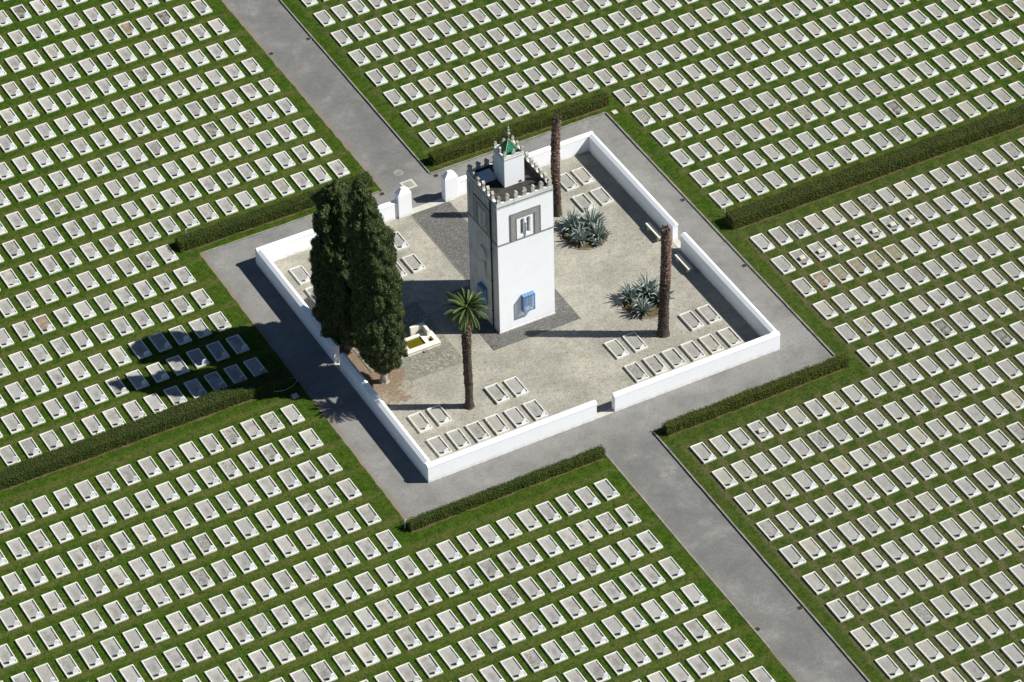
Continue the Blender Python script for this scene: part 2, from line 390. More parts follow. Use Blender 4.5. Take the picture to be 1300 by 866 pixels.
sheet('lawn', [(1.52,FAR),(-FAR,FAR),(-FAR,20.4),(-13.1,20.4),(-13.1,35.9),(1.52,35.9)], G, M['grassA'], .055)
sheet('lawn', [(-13.1,20.41),(-FAR,20.41),(-FAR,-FAR),(1.5,-FAR),(1.5,3.45),(-13.1,3.45)], G, M['grassB'], .05)
sheet('lawn', [(20.28,19.9),(20.28,3.45),(5.5,3.45),(5.5,-FAR),(FAR,-FAR),(FAR,19.9)], G, M['grassC'], .02)
sheet('lawn', [(5.55,FAR),(5.55,35.98),(20.28,35.98),(20.28,19.91),(FAR,19.91),(FAR,FAR)], G, M['grassD'], .02)
sheet('yard_gravel', [(-9.9,6.6),(17.1,6.6),(17.1,32.8),(-9.9,32.8)], .012, M['yard'])
sheet('pale_cobble_terrace', [(-6.3,16.3),(-2.1,16.3),(-2.1,23.6),(-8.2,23.6),(-8.2,18.3)] + [(-7.94+1.75*math.cos(R(a)), 17.06+1.75*math.sin(R(a))) for a in range(95, -30, -12)], .022, M['lightcob'])
sheet('dark_cobble_path', [(.1,16.2),(7.05,16.2),(7.05,23.3),(5.2,23.3),(5.2,32.42),(2.1,32.42),(2.1,23.3),(.1,23.3)], .020, M['darkcob'])
def kerb(pts, w=.10, h=.11, mat=None, name='kerb'):
    mb = MB()
    (xa, ya), (xb, yb) = pts; L = math.hypot(xb-xa, yb-ya); n = max(1, int(L/1.0)); dx, dy = (xb-xa)/L, (yb-ya)/L
    for k in range(n):
        a, b = k*L/n + .006, (k+1)*L/n - .006; o = random.uniform(-.008, .008); hz = h + random.uniform(-.008, .008)
        px, py = xa+dx*a - dy*o, ya+dy*a + dx*o; qx, qy = xa+dx*b - dy*o, ya+dy*b + dx*o
        mb.add([(px+dy*w/2,py-dx*w/2,-.02),(qx+dy*w/2,qy-dx*w/2,-.02),(qx-dy*w/2,qy+dx*w/2,-.02),(px-dy*w/2,py+dx*w/2,-.02),
                (px+dy*w/2,py-dx*w/2,hz),(qx+dy*w/2,qy-dx*w/2,hz),(qx-dy*w/2,qy+dx*w/2,hz),(px-dy*w/2,py+dx*w/2,hz)],
               [(0,3,2,1),(4,5,6,7),(0,1,5,4),(1,2,6,5),(2,3,7,6),(3,0,4,7)])
    o = mb.build(name, mat or M['kerb']); o['kind'] = 'structure'; return o
kerb([(5.48, 36.05), (5.48, 75)]); kerb([(5.48, 35.92), (20.2, 35.92)]); kerb([(20.22, 4.0), (20.22, 35.85)])
kerb([(5.46, 3.3), (5.46, -45)]); kerb([(1.6, -18), (1.6, 3.1)], .12, .045); kerb([(-13.1, 35.95), (1.3, 35.95)], .1, .06)
kerb([(-2.1, 16.25), (-6.3, 16.25)], .08, .06, M['kerb'], 'terrace_edging'); kerb([(-8.25, 18.3), (-8.25, 23)], .07, .05, M['kerb'], 'terrace_edging')
kerb([(2.06, 23.3), (2.06, 32.3)], .06, .03, M['kerb'], 'path_edging')
for x0, y0, x1, y1 in ((2.2,32.42,4.9,32.98), (2.86,6.48,4.2,6.96), (16.82,19.28,17.36,20.36), (-10.1,19.6,-9.6,20.5)):
    mb = MB(); mb.box(x0, y0, 0, x1, y1, .04); o = mb.build('threshold_slab', M['slab'], bevel=.01); o['kind'] = 'structure'

# ------------------------------------------------------------------ courtyard wall (four L-shaped lengths between four gates)
WX0, WX1, WY0, WY1, WT, WH, WR = -10.05, 17.32, 6.48, 32.98, .44, 1.34, .2
def wall_run(x0, y0, x1, y1, parent, capends):
    """one straight run with a ridged coping; capends unused side stays open-jointed by 3 mm"""
    b = MB(); b.box(x0, y0, 0, x1, y1, WH); b.build('wall_run', M['wall'], parent, bevel=.012)
    c = MB(); e = .025; z = WH + .003
    if x1-x0 > y1-y0:
        m = y0*.65 + y1*.35 if y0 > 20 else (y0+y1)/2
        m = (y0+y1)/2
        c.prism([(y0-e, z), (y1+e, z), (y1+e, z+.035), (m, z+WR), (y0-e, z+.035)], x0 - capends[0], x1-x0 + capends[0] + capends[1], 'x')
    else:
        m = (x0+x1)/2
        c.prism([(x0-e, z), (x1+e, z), (x1+e, z+.035), (m, z+WR), (x0-e, z+.035)], y0 - capends[0], y1-y0 + capends[0] + capends[1], 'y')
    c.build('coping', M['wall'], parent)
def lwall(label, runs, loc):
    r = empty('courtyard_wall', (0, 0, 0)); tag(r, label, 'wall', 'white walls round the courtyard')
    for a in runs: wall_run(*a[:4], r, a[4])
lwall('white rendered courtyard wall length meeting at the corner nearest the palm tree', [(WX0,WY0,2.82,WY0+WT,(.0,.03)), (WX0,WY0+WT+.003,WX0+WT,19.6,(0,.03))], 0)
lwall('white rendered courtyard wall length turning the corner beside the six graves and a bench', [(4.22,WY0,WX1,WY0+WT,(.03,0)), (WX1-WT,WY0+WT+.003,WX1,19.25,(0,.03))], 0)
lwall('white rendered courtyard wall length behind the tall bare trunk by the tower', [(5.98,WY1-WT,WX1,WY1,(0,0)), (WX1-WT,20.38,WX1,WY1-WT-.003,(.03,0))], 0)
lwall('white rendered courtyard wall length running behind the two cypresses', [(WX0,WY1-WT,1.1,WY1,(0,0)), (WX0,20.5,WX0+WT,WY1-WT-.003,(.03,0))], 0)
def pillar(x0, x1, label):
    r = empty('gate_pillar', ((x0+x1)/2, 32.7, 0)); tag(r, label, 'pillar', 'white gate pillars')
    hx, hy, h1, h2 = (x1-x0)/2, .3, 2.05, 2.5
    b = MB(); b.box(-hx, -hy, 0, hx, hy, h1); b.build('shaft', M['wall'], r, bevel=.015)
    c = MB(); tx, ty = .16, .10
    vs = [(-hx,-hy,h1+.003),(hx,-hy,h1+.003),(hx,hy,h1+.003),(-hx,hy,h1+.003),(-tx,-ty,h2),(tx,-ty,h2),(tx,ty,h2),(-tx,ty,h2)]
    c.add(vs, [(0,3,2,1),(4,5,6,7),(0,1,5,4),(1,2,6,5),(2,3,7,6),(3,0,4,7)]); c.build('cap', M['wall'], r)
pillar(1.12, 2.18, 'white square gate pillar with sloped cap standing nearer the cypresses')
pillar(4.90, 5.96, 'white square gate pillar with sloped cap standing nearer the tower')

# ------------------------------------------------------------------ tower
TX, TY, TS = 1.37, 17.57, 4.35
TW = empty('tower', (TX+TS/2, TY+TS/2, 0)); tag(TW, 'tall square white minaret tower with battlements and a small green-roofed turret', 'tower')
hs = TS/2; H = 11.30
def arch_prof(w, z0, z1, n=10):
    r = w/2; zc = z1 - r
    return [(-r, z0), (r, z0)] + [(r*1.12*math.cos(math.pi*k/n) if 0 < k < n else r*math.cos(math.pi*k/n), zc + r*math.sin(math.pi*k/n)) for k in range(n+1)]
# shaft with real window recesses
wm = MB(); wm.box(-hs, -hs, 0, hs, hs, H-.4)
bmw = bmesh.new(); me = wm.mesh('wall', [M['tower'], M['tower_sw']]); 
sh = bpy.data.objects.new('wall', me); lnk(sh)
cut = MB()
AW = .31
for cx in (-.235, .235):
    pr = [(h + cx, z) for h, z in arch_prof(AW, 8.12, 9.5)]
    cut.prism(pr, -hs-.1, .38, 'y'); cut.prism(pr, -hs-.1, .38, 'x')
    cut.prism(pr, hs-.28, .38, 'y'); cut.prism(pr, hs-.28, .38, 'x')
cut.box(-.36, -hs-.1, 1.5, .36, -hs+.22, 2.75); cut.box(-hs-.1, -.36, 1.5, -hs+.22, .36, 2.75)
co = cut.build('cut', M['tower'])
bo = sh.modifiers.new('b', 'BOOLEAN'); bo.operation = 'DIFFERENCE'; bo.object = co; bo.solver = 'EXACT'; bo.use_self = True
dg = bpy.context.evaluated_depsgraph_get(); nm = bpy.data.meshes.new_from_object(sh.evaluated_get(dg))
sh.modifiers.clear(); sh.data = nm; bpy.data.objects.remove(co)
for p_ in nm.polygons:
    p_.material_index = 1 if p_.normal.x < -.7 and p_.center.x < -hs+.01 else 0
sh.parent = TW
def ring(z0, z1, out, inn, mat, name):
    b = MB(); a = hs+out; c = hs-inn
    b.box(-a,-a,z0,a,-c,z1); b.box(-a,c,z0,a,a,z1); b.box(-a,-c,z0,-c,c,z1); b.box(c,-c,z0,a,c,z1)
    return b.build(name, mat, TW)
ring(H-.397, H+.12, 0, .22, M['parapet'], 'parapet')
ring(H-.20, H-.15, .035, -.002, M['line'], 'cornice_band')
ring(7.80, 7.88, .045, -.002, M['line'], 'string_course')
b = MB(); a_ = hs-.222
b.box(-a_,-a_,H-.397,a_,a_,H-.30)
b.box(-a_,-a_,H-.297,a_,-a_+.03,H+.125); b.box(-a_,a_-.03,H-.297,a_,a_,H+.125); b.box(-a_,-a_+.033,H-.297,-a_+.03,a_-.033,H+.125); b.box(a_-.03,-a_+.033,H-.297,a_,a_-.033,H+.125)  # dark lining boxes added as painted shade on the inner parapet faces
b.build('roof', M['roof'], TW)
def merlon_mesh(s=1.0, th=.2):
    p = [(-.17,0),(.17,0),(.17,.06),(.125,.12),(.125,.30),(.165,.34),(.165,.42),(.10,.50),(0,.58)]
    prof = [(h*s, z*s) for h, z in p] + [(-h*s, z*s) for h, z in reversed(p[2:-1])]
    mb = MB(); mb.prism(prof, -th/2, th, 'y'); me = mb.mesh('merlon', M['merlon'])
    bm = bmesh.new(); bm.from_mesh(me); bmesh.ops.recalc_face_normals(bm, faces=bm.faces); bm.to_mesh(me); bm.free(); return me
mm = merlon_mesh(); mm2 = merlon_mesh(.72, .14)
def merlon(me, x, y, z, rz, parent):
    o = bpy.data.objects.new('merlon', me); o.location = (x, y, z); o.rotation_euler = (R(random.uniform(-2,2)), 0, rz); lnk(o, parent)
for k in range(7):
    q = -hs + .2 + k*(TS-.4)/6
    merlon(mm, q, -hs+.12, H+.128, 0, TW); merlon(mm, q, hs-.12, H+.128, 0, TW)
    if 0 < k < 6:
        merlon(mm, -hs+.12, q, H+.128, R(90), TW); merlon(mm, hs-.12, q, H+.128, R(90), TW)
# turret
LX, LY, LW = .22, .46, .77
lt = MB(); lt.box(LX-LW, LY-LW, H-.297, LX+LW, LY+LW, H+2.15); lt = lt.build('turret', M['tower'], TW, bevel=.01)
def sub(mb, name, mat, **k): return mb.build(name, mat, lt, **k)
b = MB(); a = LW; z0, z1 = H+2.153, H+2.27
b.box(LX-a,LY-a,z0,LX+a,LY-a+.14,z1); b.box(LX-a,LY+a-.14,z0,LX+a,LY+a,z1); b.box(LX-a,LY-a+.14,z0,LX-a+.14,LY+a-.14,z1); b.box(LX+a-.14,LY-a+.14,z0,LX+a,LY+a-.14,z1)
sub(b, 'turret_parapet', M['parapet'])
b = MB(); a = LW+.02; z0, z1 = H+2.0, H+2.04
b.box(LX-a,LY-a,z0,LX+a,LY-LW-.002,z1); b.box(LX-a,LY+LW+.002,z0,LX+a,LY+a,z1); b.box(LX-a,LY-LW,z0,LX-LW-.002,LY+LW,z1); b.box(LX+LW+.002,LY-LW,z0,LX+a,LY+LW,z1)
sub(b, 'turret_band', M['line'])
for i in range(3):
    for j in range(3):
        if i == 1 and j == 1: continue
        d = LW-.1
        merlon(mm2, LX+(i-1)*d, LY+(j-1)*d, H+2.27, 0 if j != 1 else R(90), lt)
b = MB(); w = LW-.2; zt = H+3.15
b.add([(LX-w,LY-w,H+2.2),(LX+w,LY-w,H+2.2),(LX+w,LY+w,H+2.2),(LX-w,LY+w,H+2.2),(LX,LY,zt)], [(0,1,4),(1,2,4),(2,3,4),(3,0,4),(0,3,2,1)])
sub(b, 'pyramid_roof', M['greentile'])
b = MB()
for sx, sy in ((-1,-1),(1,-1),(1,1),(-1,1)): b.tube([(LX+sx*w, LY+sy*w, H+2.23), (LX, LY, zt+.01)], .025, 6)
sub(b, 'ridge_tiles', M['ridge'])
b = MB()
prof = [(.02, 0)]
def ball(c, r): return [(max(.02, r*math.sin(math.pi*k/8)), c - r*math.cos(math.pi*k/8)) for k in range(9)]
prof = [(.03, 0), (.03, .2)] + ball(.40, .15) + ball(.70, .105) + ball(.93, .075) + [(.02, 1.05), (.014, 1.55), (.004, 1.6)]
b.lathe(prof, (LX, LY, zt), 12); sub(b, 'finial', M['finial'], smooth=True)
b = MB(); b.box(LX+.33, LY-LW-.02, H-.22, LX+.55, LY-LW+.0-.003, H-.08); sub(b, 'turret_vent', M['drain'])
# roof hatch
b = MB(); b.box(-1.65, .8, H-.297, -.65, 1.75, H-.05); o = b.build('roof_hatch', M['parapet'], TW)
b = MB(); b.box(-1.7, .75, H-.047, -.6, 1.8, H-.01); b.build('hatch_lid', M['hatch'], o, bevel=.01)
def face_place(o, k):
    o.rotation_euler = (0, 0, R(-90*k)); return o
for k in range(4):    # k 0 = sunny face, 1 = pipe face, then the two hidden ones
    b = MB(); y0, y1 = -hs-.045, -hs-.002
    b.box(-1.12, y0, 7.89, -.74, y1, 10.15); b.box(.74, y0, 7.89, 1.12, y1, 10.15); b.box(-.74, y0, 9.78, .74, y1, 10.15)
    s = face_place(b.build('tile_surround', M['tilegrey'], TW), k)
    f = MB()
    for x0, x1, z0, z1 in ((-1.17,-1.12,7.89,10.2),(1.12,1.17,7.89,10.2),(-1.12,1.12,10.15,10.2),(-.74,-.70,7.89,9.78),(.70,.74,7.89,9.78),(-.70,.70,9.74,9.78)):
        f.box(x0, y0-.02, z0, x1, y1, z1)
    f.build('surround_edging', M['line'], s)
    for cx in (-.235, .235):
        g = MB(); g.prism([(h*.97+cx, z) for h, z in arch_prof(AW, 8.13, 9.49)], -hs+.26, .012, 'y')
        w_ = face_place(g.build('arched_window', M['pane'], TW), k)
        g = MB(); g.box(cx-.012, -hs+.235, 8.13, cx+.012, -hs+.258, 9.4)
        for zz in (8.5, 8.9): g.box(cx-AW/2, -hs+.237, zz, cx+AW/2, -hs+.256, zz+.025)
        g.build('window_bar', M['colonnette'], w_)
    g = MB(); g.lathe([(.075,0),(.075,.08),(.045,.12),(.045,.98),(.08,1.06),(.08,1.12)], (0, -hs-.035, 8.02), 10)
    face_place(g.build('colonnette', M['colonnette'], TW, smooth=False), k)
    if k < 2:
        # projecting blue lattice window box
        g = MB(); X, Z0, Z1, D0, D1 = .46, 1.42, 2.82, -hs-.34, -hs-.003
        for x in (-X, X-.07):
            g.box(x, D0, Z0, x+.07, D0+.06, Z1); g.box(x, D1-.06, Z0, x+.07, D1, Z1)
        for z in (Z0, Z1-.07):
            g.box(-X+.07, D0, z, X-.07, D0+.06, z+.07)
            for x in (-X, X-.07): g.box(x+.003, D0+.06, z, x+.067, D1-.06, z+.07)
        wb = face_place(g.build('window_grille', M['blue'], TW), k)
        g = MB()
        n = 6
        for q in range(1, n): xx = -X+.07 + q*(2*X-.14)/n; g.box(xx-.016, D0+.012, Z0+.07, xx+.016, D0+.045, Z1-.07)
        for q in range(1, 8): zz = Z0+.07 + q*(Z1-Z0-.14)/8; g.box(-X+.07, D0+.002, zz-.016, X-.07, D0+.0115, zz+.016)
        for x in (-X+.02, X-.05):
            for q in range(1, 8): zz = Z0+.07 + q*(Z1-Z0-.14)/8; g.box(x, D0+.06, zz-.016, x+.03, D1-.06, zz+.016)
            for q in (1, 2): yy = D0+.06 + q*(D1-D0-.12)/3; g.box(x+.031, yy-.016, Z0+.07, x+.045, yy+.016, Z1-.07)
        g.build('lattice_bars', M['bluepale'], wb)
        g = MB(); g.box(-X, D0, Z1+.003, X, D1, Z1+.02); g.build('grille_roof', M['blue'], wb)
        g = MB()
        for s_ in (-1, 1):
            g.box(min(s_*.02, s_*.34), -hs+.10, 1.53, max(s_*.02, s_*.34), -hs+.14, 2.72)
            for q in range(9): zz = 1.6+q*.12; g.box(min(s_*.06, s_*.30), -hs+.075, zz, max(s_*.06, s_*.30), -hs+.098, zz+.06)
        face_place(g.build('shutter', M['bluedark'], TW), k)
b = MB(); b.tube([(-hs-.06, -hs+.86, .0), (-hs-.06, -hs+.86, H-.05)], .055, 8)
for z in (1.5, 4.2, 7.0, 9.6): b.box(-hs-.12, -hs+.78, z, -hs-.001, -hs+.94, z+.05)
b.build('drainpipe', M['pipe'], TW)
b = MB()
n = 28; vs = [(-hs-.002, 2.0-.07+.10+.0-2.0+.6*math.cos(2*math.pi*i/n), 5.72+.6*math.sin(2*math.pi*i/n)) for i in range(n)]
b.add(vs + [(-hs-.13, y, z) for _, y, z in vs], [tuple(range(n)), tuple(range(2*n-1, n-1, -1))] + [(i, (i+1) % n, (i+1) % n+n, i+n) for i in range(n)])
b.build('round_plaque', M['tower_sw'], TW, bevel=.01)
b = MB(); b.box(-hs-.05,-hs-.05,0,hs+.05,-hs-.002,.12); b.box(-hs-.05,-hs,0,-hs-.002,hs,.12); b.build('plinth', M['parapet'], TW)

# ------------------------------------------------------------------ graves
GX, GY, KW, KH = .49, .925, .072, .135
def ring_mesh(mb, x=0, y=0, h=KH):
    mb.box(x-GX, y-GY, -.01, x+GX, y-GY+KW, h); mb.box(x-GX, y+GY-KW, -.01, x+GX, y+GY, h)
    mb.box(x-GX, y-GY+KW, -.01, x-GX+KW, y+GY-KW, h); mb.box(x+GX-KW, y-GY+KW, -.01, x+GX, y+GY-KW, h)
def frame_mesh():
    bm = bmesh.new()
    o = [(-GX,-GY),(GX,-GY),(GX,GY),(-GX,GY)]; i = [(-GX+KW,-GY+KW),(GX-KW,-GY+KW),(GX-KW,GY-KW),(-GX+KW,GY-KW)]
    V = lambda L, z: [bm.verts.new((a, b_, z)) for a, b_ in L]
    ob, ot, it, ib = V(o, -.01), V(o, KH), V(i, KH), V(i, -.01)
    for k in range(4):
        j = (k+1) % 4
        bm.faces.new((ob[k], ob[j], ot[j], ot[k])); bm.faces.new((ot[k], ot[j], it[j], it[k])); bm.faces.new((it[k], it[j], ib[j], ib[k])); bm.faces.new((ib[k], ib[j], ob[j], ob[k]))
    bmesh.ops.recalc_face_normals(bm, faces=bm.faces)
    bmesh.ops.bevel(bm, geom=[e for e in bm.edges if all(abs(v.co.z-KH) < 1e-4 for v in e.verts) and e.calc_face_angle(0) > .5], offset=.012, segments=1, affect='EDGES')
    me = bpy.data.meshes.new('frame'); bm.to_mesh(me); bm.free(); me.materials.append(M['gstone']); return me
def gravel_mesh(mat, name='gravel_bed', seed=0, nx=8, ny=15):
    mb = MB(); a, b_ = GX-KW+.003, GY-KW+.003
    for j in range(ny+1):
        for i in range(nx+1):
            x, y = -a+2*a*i/nx, -b_+2*b_*j/ny
            mb.v.append((x, y, .062 + .022*noise.noise(Vector((x*4+seed*7, y*4, seed))) ))
    for j in range(ny):
        for i in range(nx): q = j*(nx+1)+i; mb.f.append((q, q+1, q+nx+2, q+nx+1)); mb.m.append(0)
    me = mb.mesh(name, mat); at = me.attributes.new('edge', 'FLOAT', 'POINT'); at.data.foreach_set('value', [math.hypot(v[0]/a, v[1]/b_) for v in mb.v]); me.polygons.foreach_set('use_smooth', [True]*len(me.polygons)); return me
HY = -GY+KW+.045
def head_prof(kind):
    if kind == 'round':
        w, h = .2, .56; n = 9; r = w
        return [(-w, 0), (w, 0)] + [(r*math.cos(math.pi*k/n), h-r*1.0 + r*math.sin(math.pi*k/n)) for k in range(n+1)]
    return [(-.21,0),(.21,0),(.21,.26),(.19,.36),(.13,.45),(.05,.53),(0,.64),(-.05,.53),(-.13,.45),(-.19,.36),(-.21,.26)]
def head_mesh(kind, x=0, y=0, mb=None):
    own = mb is None; mb = mb or MB()
    mb.prism([(x+.145+h, z+.02) for h, z in head_prof(kind)], y+HY-.025, .05, 'y')
    if own:
        me = mb.mesh('headstone', M['head']); bm = bmesh.new(); bm.from_mesh(me); bmesh.ops.recalc_face_normals(bm, faces=bm.faces); bm.to_mesh(me); bm.free(); return me
FM = frame_mesh(); HM = {'round': head_mesh('round'), 'pointed': head_mesh('pointed')}
GM = {'round': [gravel_mesh(M['gravr'], seed=s) for s in range(4)], 'pointed': [gravel_mesh(M['gravp'], seed=s+5) for s in range(4)],
      'dark': [gravel_mesh(M['gravdark'], seed=11)], 'brown': [gravel_mesh(M['gravbrown'], seed=12)], 'olive': [gravel_mesh(M['gravolive'], seed=13)]}
def grave(x, y, kind, label, group, grav=None, z=G, tilt=0):
    r = bpy.data.objects.new(kind + '_headstone_grave', None); r.empty_display_size = .1
    r.location = (x, y, z); r.rotation_euler = (0, 0, R(random.uniform(-.7, .7))); col.objects.link(r)
    tag(r, label, 'grave', group)
    for nm_, me in (('frame', FM), ('gravel_bed', random.choice(GM[grav or kind])), ('headstone', HM[kind])):
        o = bpy.data.objects.new(nm_, me); col.objects.link(o); o.parent = r
        if nm_ == 'headstone': o.rotation_euler = (R(random.gauss(2.0, 1.5)), R(random.gauss(0, .8)), R(random.gauss(0, 1.5))); o.location = (random.uniform(-.015, .015), random.uniform(-.0, .02), random.uniform(-.03, .02))
        if nm_ == 'frame': o.scale = (random.uniform(.992, 1.008), random.uniform(.994, 1.006), random.uniform(.85, 1.1))
    return r
POLY = {'A': [[-0.03265, 39.86626], [1.48961, -0.01048], [0.00221, -2.87055], [-0.002, 0.00057], [-0.00384, 0.00336], [-0.00177, 0.00638]],
 'B': [[-0.06633, 0.04312], [1.46676, -0.00042], [-0.01478, -2.84923], [-0.00161, -0.00046], [-0.00193, 0.00186], [0.0009, -0.00132]],
 'C': [[22.35305, 17.06438], [1.50476, 0.00544], [-0.01843, -2.83092], [0.00157, -0.00052], [0.00099, -0.00283], [0.00101, -0.00383]],
 'D': [[7.45148, 39.75057], [1.47886, -0.00721], [0.00231, -2.84415], [0.00153, 0.00095], [-0.0004, -0.00383], [-0.00071, 0.00973]]}
def gpos(f, i, j):
    m = (1, i, j, i*i, i*j, j*j); c = POLY[f]
    return sum(c[k][0]*m[k] for k in range(6)) - .06, sum(c[k][1]*m[k] for k in range(6)) - .11
# camera (fitted to the grid of graves, the courtyard and the tower)
CF = 4931.594786; CAZ, CTI, CRO = 1.0896, .7082, -.0256; CPOS = Vector((-92.9994, -164.916, 175.2536))
fw = Vector((math.cos(CTI)*math.cos(CAZ), math.cos(CTI)*math.sin(CAZ), -math.sin(CTI)))
rt = fw.cross(Vector((0,0,1))).normalized(); up = rt.cross(fw)
rt2 = rt*math.cos(CRO) + up*math.sin(CRO); up2 = -rt*math.sin(CRO) + up*math.cos(CRO)
def dist_in_view(x, y, mx=6):
    d = Vector((x, y, .1)) - CPOS; z = d.dot(fw); u = 650 + CF*d.dot(rt2)/z; v = 433 - CF*d.dot(up2)/z
    return (-mx < u < 1300+mx and -mx < v < 866+mx), z, (u, v)
ORD = 'first second third fourth fifth sixth seventh eighth ninth tenth eleventh twelfth thirteenth fourteenth fifteenth sixteenth seventeenth eighteenth nineteenth twentieth twenty-first twenty-second twenty-third twenty-fourth twenty-fifth twenty-sixth twenty-seventh twenty-eighth twenty-ninth thirtieth thirty-first thirty-second thirty-third thirty-fourth thirty-fifth thirty-sixth'.split()
cells = []
for f, (i0, i1, j0, j1) in {'A': (-32, 0, -14, 6), 'B': (-30, 0, -6, 11), 'C': (-10, 27, 0, 19), 'D': (0, 34, -13, 6)}.items():
    for j in range(j0, j1+1):
        for i in range(i0, i1+1):
            if (f == 'A' and j > 0 and i > -10) or (f == 'B' and j < 0 and i > -10) or (f == 'D' and j > 0 and i < 10) or (f == 'C' and j < 6 and i < 0): continue
            x, y = gpos(f, i, j); vis, z, uv = dist_in_view(x, y)
            near, _, _ = dist_in_view(x, y, 70)
            if not near: continue
            if f == 'A':
                if j <= 0: lb = f'round-topped grave {ORD[-i]} from the main road in the {ORD[-j]} row beyond the cypress-side hedge'
                else: lb = f'round-topped grave {ORD[-10-i]} from the ring road in the {ORD[6-j]} row above the long dark hedge'
            elif f == 'B':
                if j >= 0: lb = f'round-topped grave {ORD[-i]} from the main road in the {ORD[j]} row below the low roadside hedge'
                else: lb = f'round-topped grave {ORD[-10-i]} from the ring road in the {ORD[j+6]} row below the long dark hedge'
            elif f == 'C':
                if j >= 6: lb = f'pointed-top grave {ORD[i+10]} from the main road in the {ORD[j-6]} row below the short roadside hedge'
                else: lb = f'pointed-top grave {ORD[i]} from the ring road in the {ORD[j]} row below the bench-side hedge'
            else:
                if j <= 0: lb = f'pointed-top grave {ORD[i]} from the main road in the {ORD[-j]} row beyond the tower-side hedge'
                else: lb = f'pointed-top grave {ORD[i-10]} from the ring road in the {ORD[6-j]} row above the bench-side hedge'
            cells.append([f, i, j, x, y, vis, z, uv, lb])
SPECIAL = {}   # tones of single beds that stand out in the photograph
def nearest(u, v): return min((c for c in cells), key=lambda c: (c[7][0]-u)**2 + (c[7][1]-v)**2)
for u, v, k in ((1197,417,'dark'),(1276,428,'dark'),(56,411,'brown'),(26,15,'dark'),(267,167,'dark'),(1289,23,'olive'),(1248,24,'olive'),(1287,81,'olive'),(1067,347,'olive'),(1089,338,'olive'),(1111,329,'olive'),(1133,318,'olive'),(1042,356,'brown'),(1137,137,'dark'),(171,40,'brown'),(211,18,'dark')):
    c = nearest(u, v); SPECIAL[tuple(c[:3])] = k
grp = {'A': 'round-topped graves on the lawns', 'B': 'round-topped graves on the lawns', 'C': 'pointed graves on the lawns', 'D': 'pointed graves on the lawns'}
YARD = [(x, 9.27, f'{ORD[k]} of the six graves along the near wall from the corner, palm tree side') for k, x in enumerate((-7.77,-6.3,-4.83,-3.36,-1.87,-.39))]
YARD += [(x, 9.25, f'{ORD[k]} of the six graves along the near wall from the corner, bare trunk side') for k, x in enumerate((14.98,13.47,11.99,10.48,9.0,7.5))]
YARD += [(-7.78,12.03,'courtyard grave of the pair by the palm tree foot, nearer the shaded side wall'), (-6.31,12.03,'courtyard grave of the pair by the palm tree foot, touching the trunk shadow'),
         (-1.87,12.03,'courtyard grave of the pair right of the palm, the one nearer the palm'), (-.39,12.03,'courtyard grave of the pair right of the palm, the one farther from it'),
         (7.53,12.05,'courtyard grave in the pair beside the long bare trunk shadow, farther from the trunk'), (9.01,12.05,'courtyard grave in the pair beside the long bare trunk shadow, nearer the trunk'),
         (13.54,12.07,'courtyard grave right of the near bare trunk, inner one of its pair'), (14.98,12.07,'courtyard grave right of the near bare trunk, close to the shaded wall foot'),
         (13.63,30.03,'courtyard grave beside the tall rear trunk, in the row along the far wall'), (15.0,30.05,'courtyard grave nearest the far corner of the white wall'),
         (13.5,27.3,'courtyard grave half hidden by the grey-green agaves beside the rear trunk'), (15.0,27.3,'courtyard grave beyond the agaves, nearest the shaded side wall'),
         (-7.87,30.15,'courtyard grave left of the cypresses with a shadow across its stone'), (-7.87,27.6,'courtyard grave mostly hidden behind the lower left edge of the cypress'),
         (-.2,30.1,'courtyard grave beside the cypress edge, nearest the gate pillar'), (-.36,27.3,'courtyard grave between the cypress and the dark cobbled path'),
         (-1.82,27.3,'courtyard grave of which only a corner shows past the cypress')]
for kind, fs, budget in (('round', 'AB', 300), ('pointed', 'CD', 300-len(YARD))):
    cs = [c for c in cells if c[0] in fs]; cs.sort(key=lambda c: (not c[5], c[6]))
    single = [c for c in cs[:budget] if c[5]]; ids = {id(c) for c in single}
    for c in single:
        grave(c[3], c[4], kind, c[8], grp[c[0]], SPECIAL.get(tuple(c[:3])))
    fr, hd = MB(), MB(); gv, tone, edg = MB(), [], []
    for c in cs:
        if id(c) in ids: continue
        sp = SPECIAL.get(tuple(c[:3])); x, y = c[3], c[4]
        ring_mesh(fr, x, y, KH*random.uniform(.88, 1.08))
        a, b_ = GX-KW+.003, GY-KW+.003; tn = random.random(); base = len(gv.v)
        for q in range(7):
            for p_ in range(5): gv.v.append((x-a+2*a*p_/4, y-b_+2*b_*q/6, .062+random.uniform(-.008, .008))); tone.append(tn); edg.append(math.hypot(-1+2*p_/4, -1+2*q/6))
        mi = {'dark': 1, 'brown': 2, 'olive': 3}.get(sp, 0)
        for q in range(6):
            for p_ in range(4): k = base+q*5+p_; gv.f.append((k, k+1, k+6, k+5)); gv.m.append(mi)
        head_mesh(kind, x+random.uniform(-.02, .02), y+random.uniform(-.01, .01), hd)
    r = empty('distant_graves', (0, 0, G))
    tag(r, ('round-topped' if kind == 'round' else 'pointed-top') + ' graves of the farthest rows, too many to count singly', 'graves', None, 'stuff')
    fo = fr.build('grave_frames', M['gstone'], r, bevel=0); ho = hd.build('headstones', M['head'], r)
    me = gv.mesh('gravel_beds', [M['gravrs' if kind == 'round' else 'gravps'], M['gravdark'], M['gravbrown'], M['gravolive']])
    at = me.attributes.new('tone', 'FLOAT', 'POINT'); at.data.foreach_set('value', tone); at = me.attributes.new('edge', 'FLOAT', 'POINT'); at.data.foreach_set('value', edg)
    go = bpy.data.objects.new('gravel_beds', me); lnk(go, r)
    for o in (fo, ho, go): o['kind'] = 'stuff'
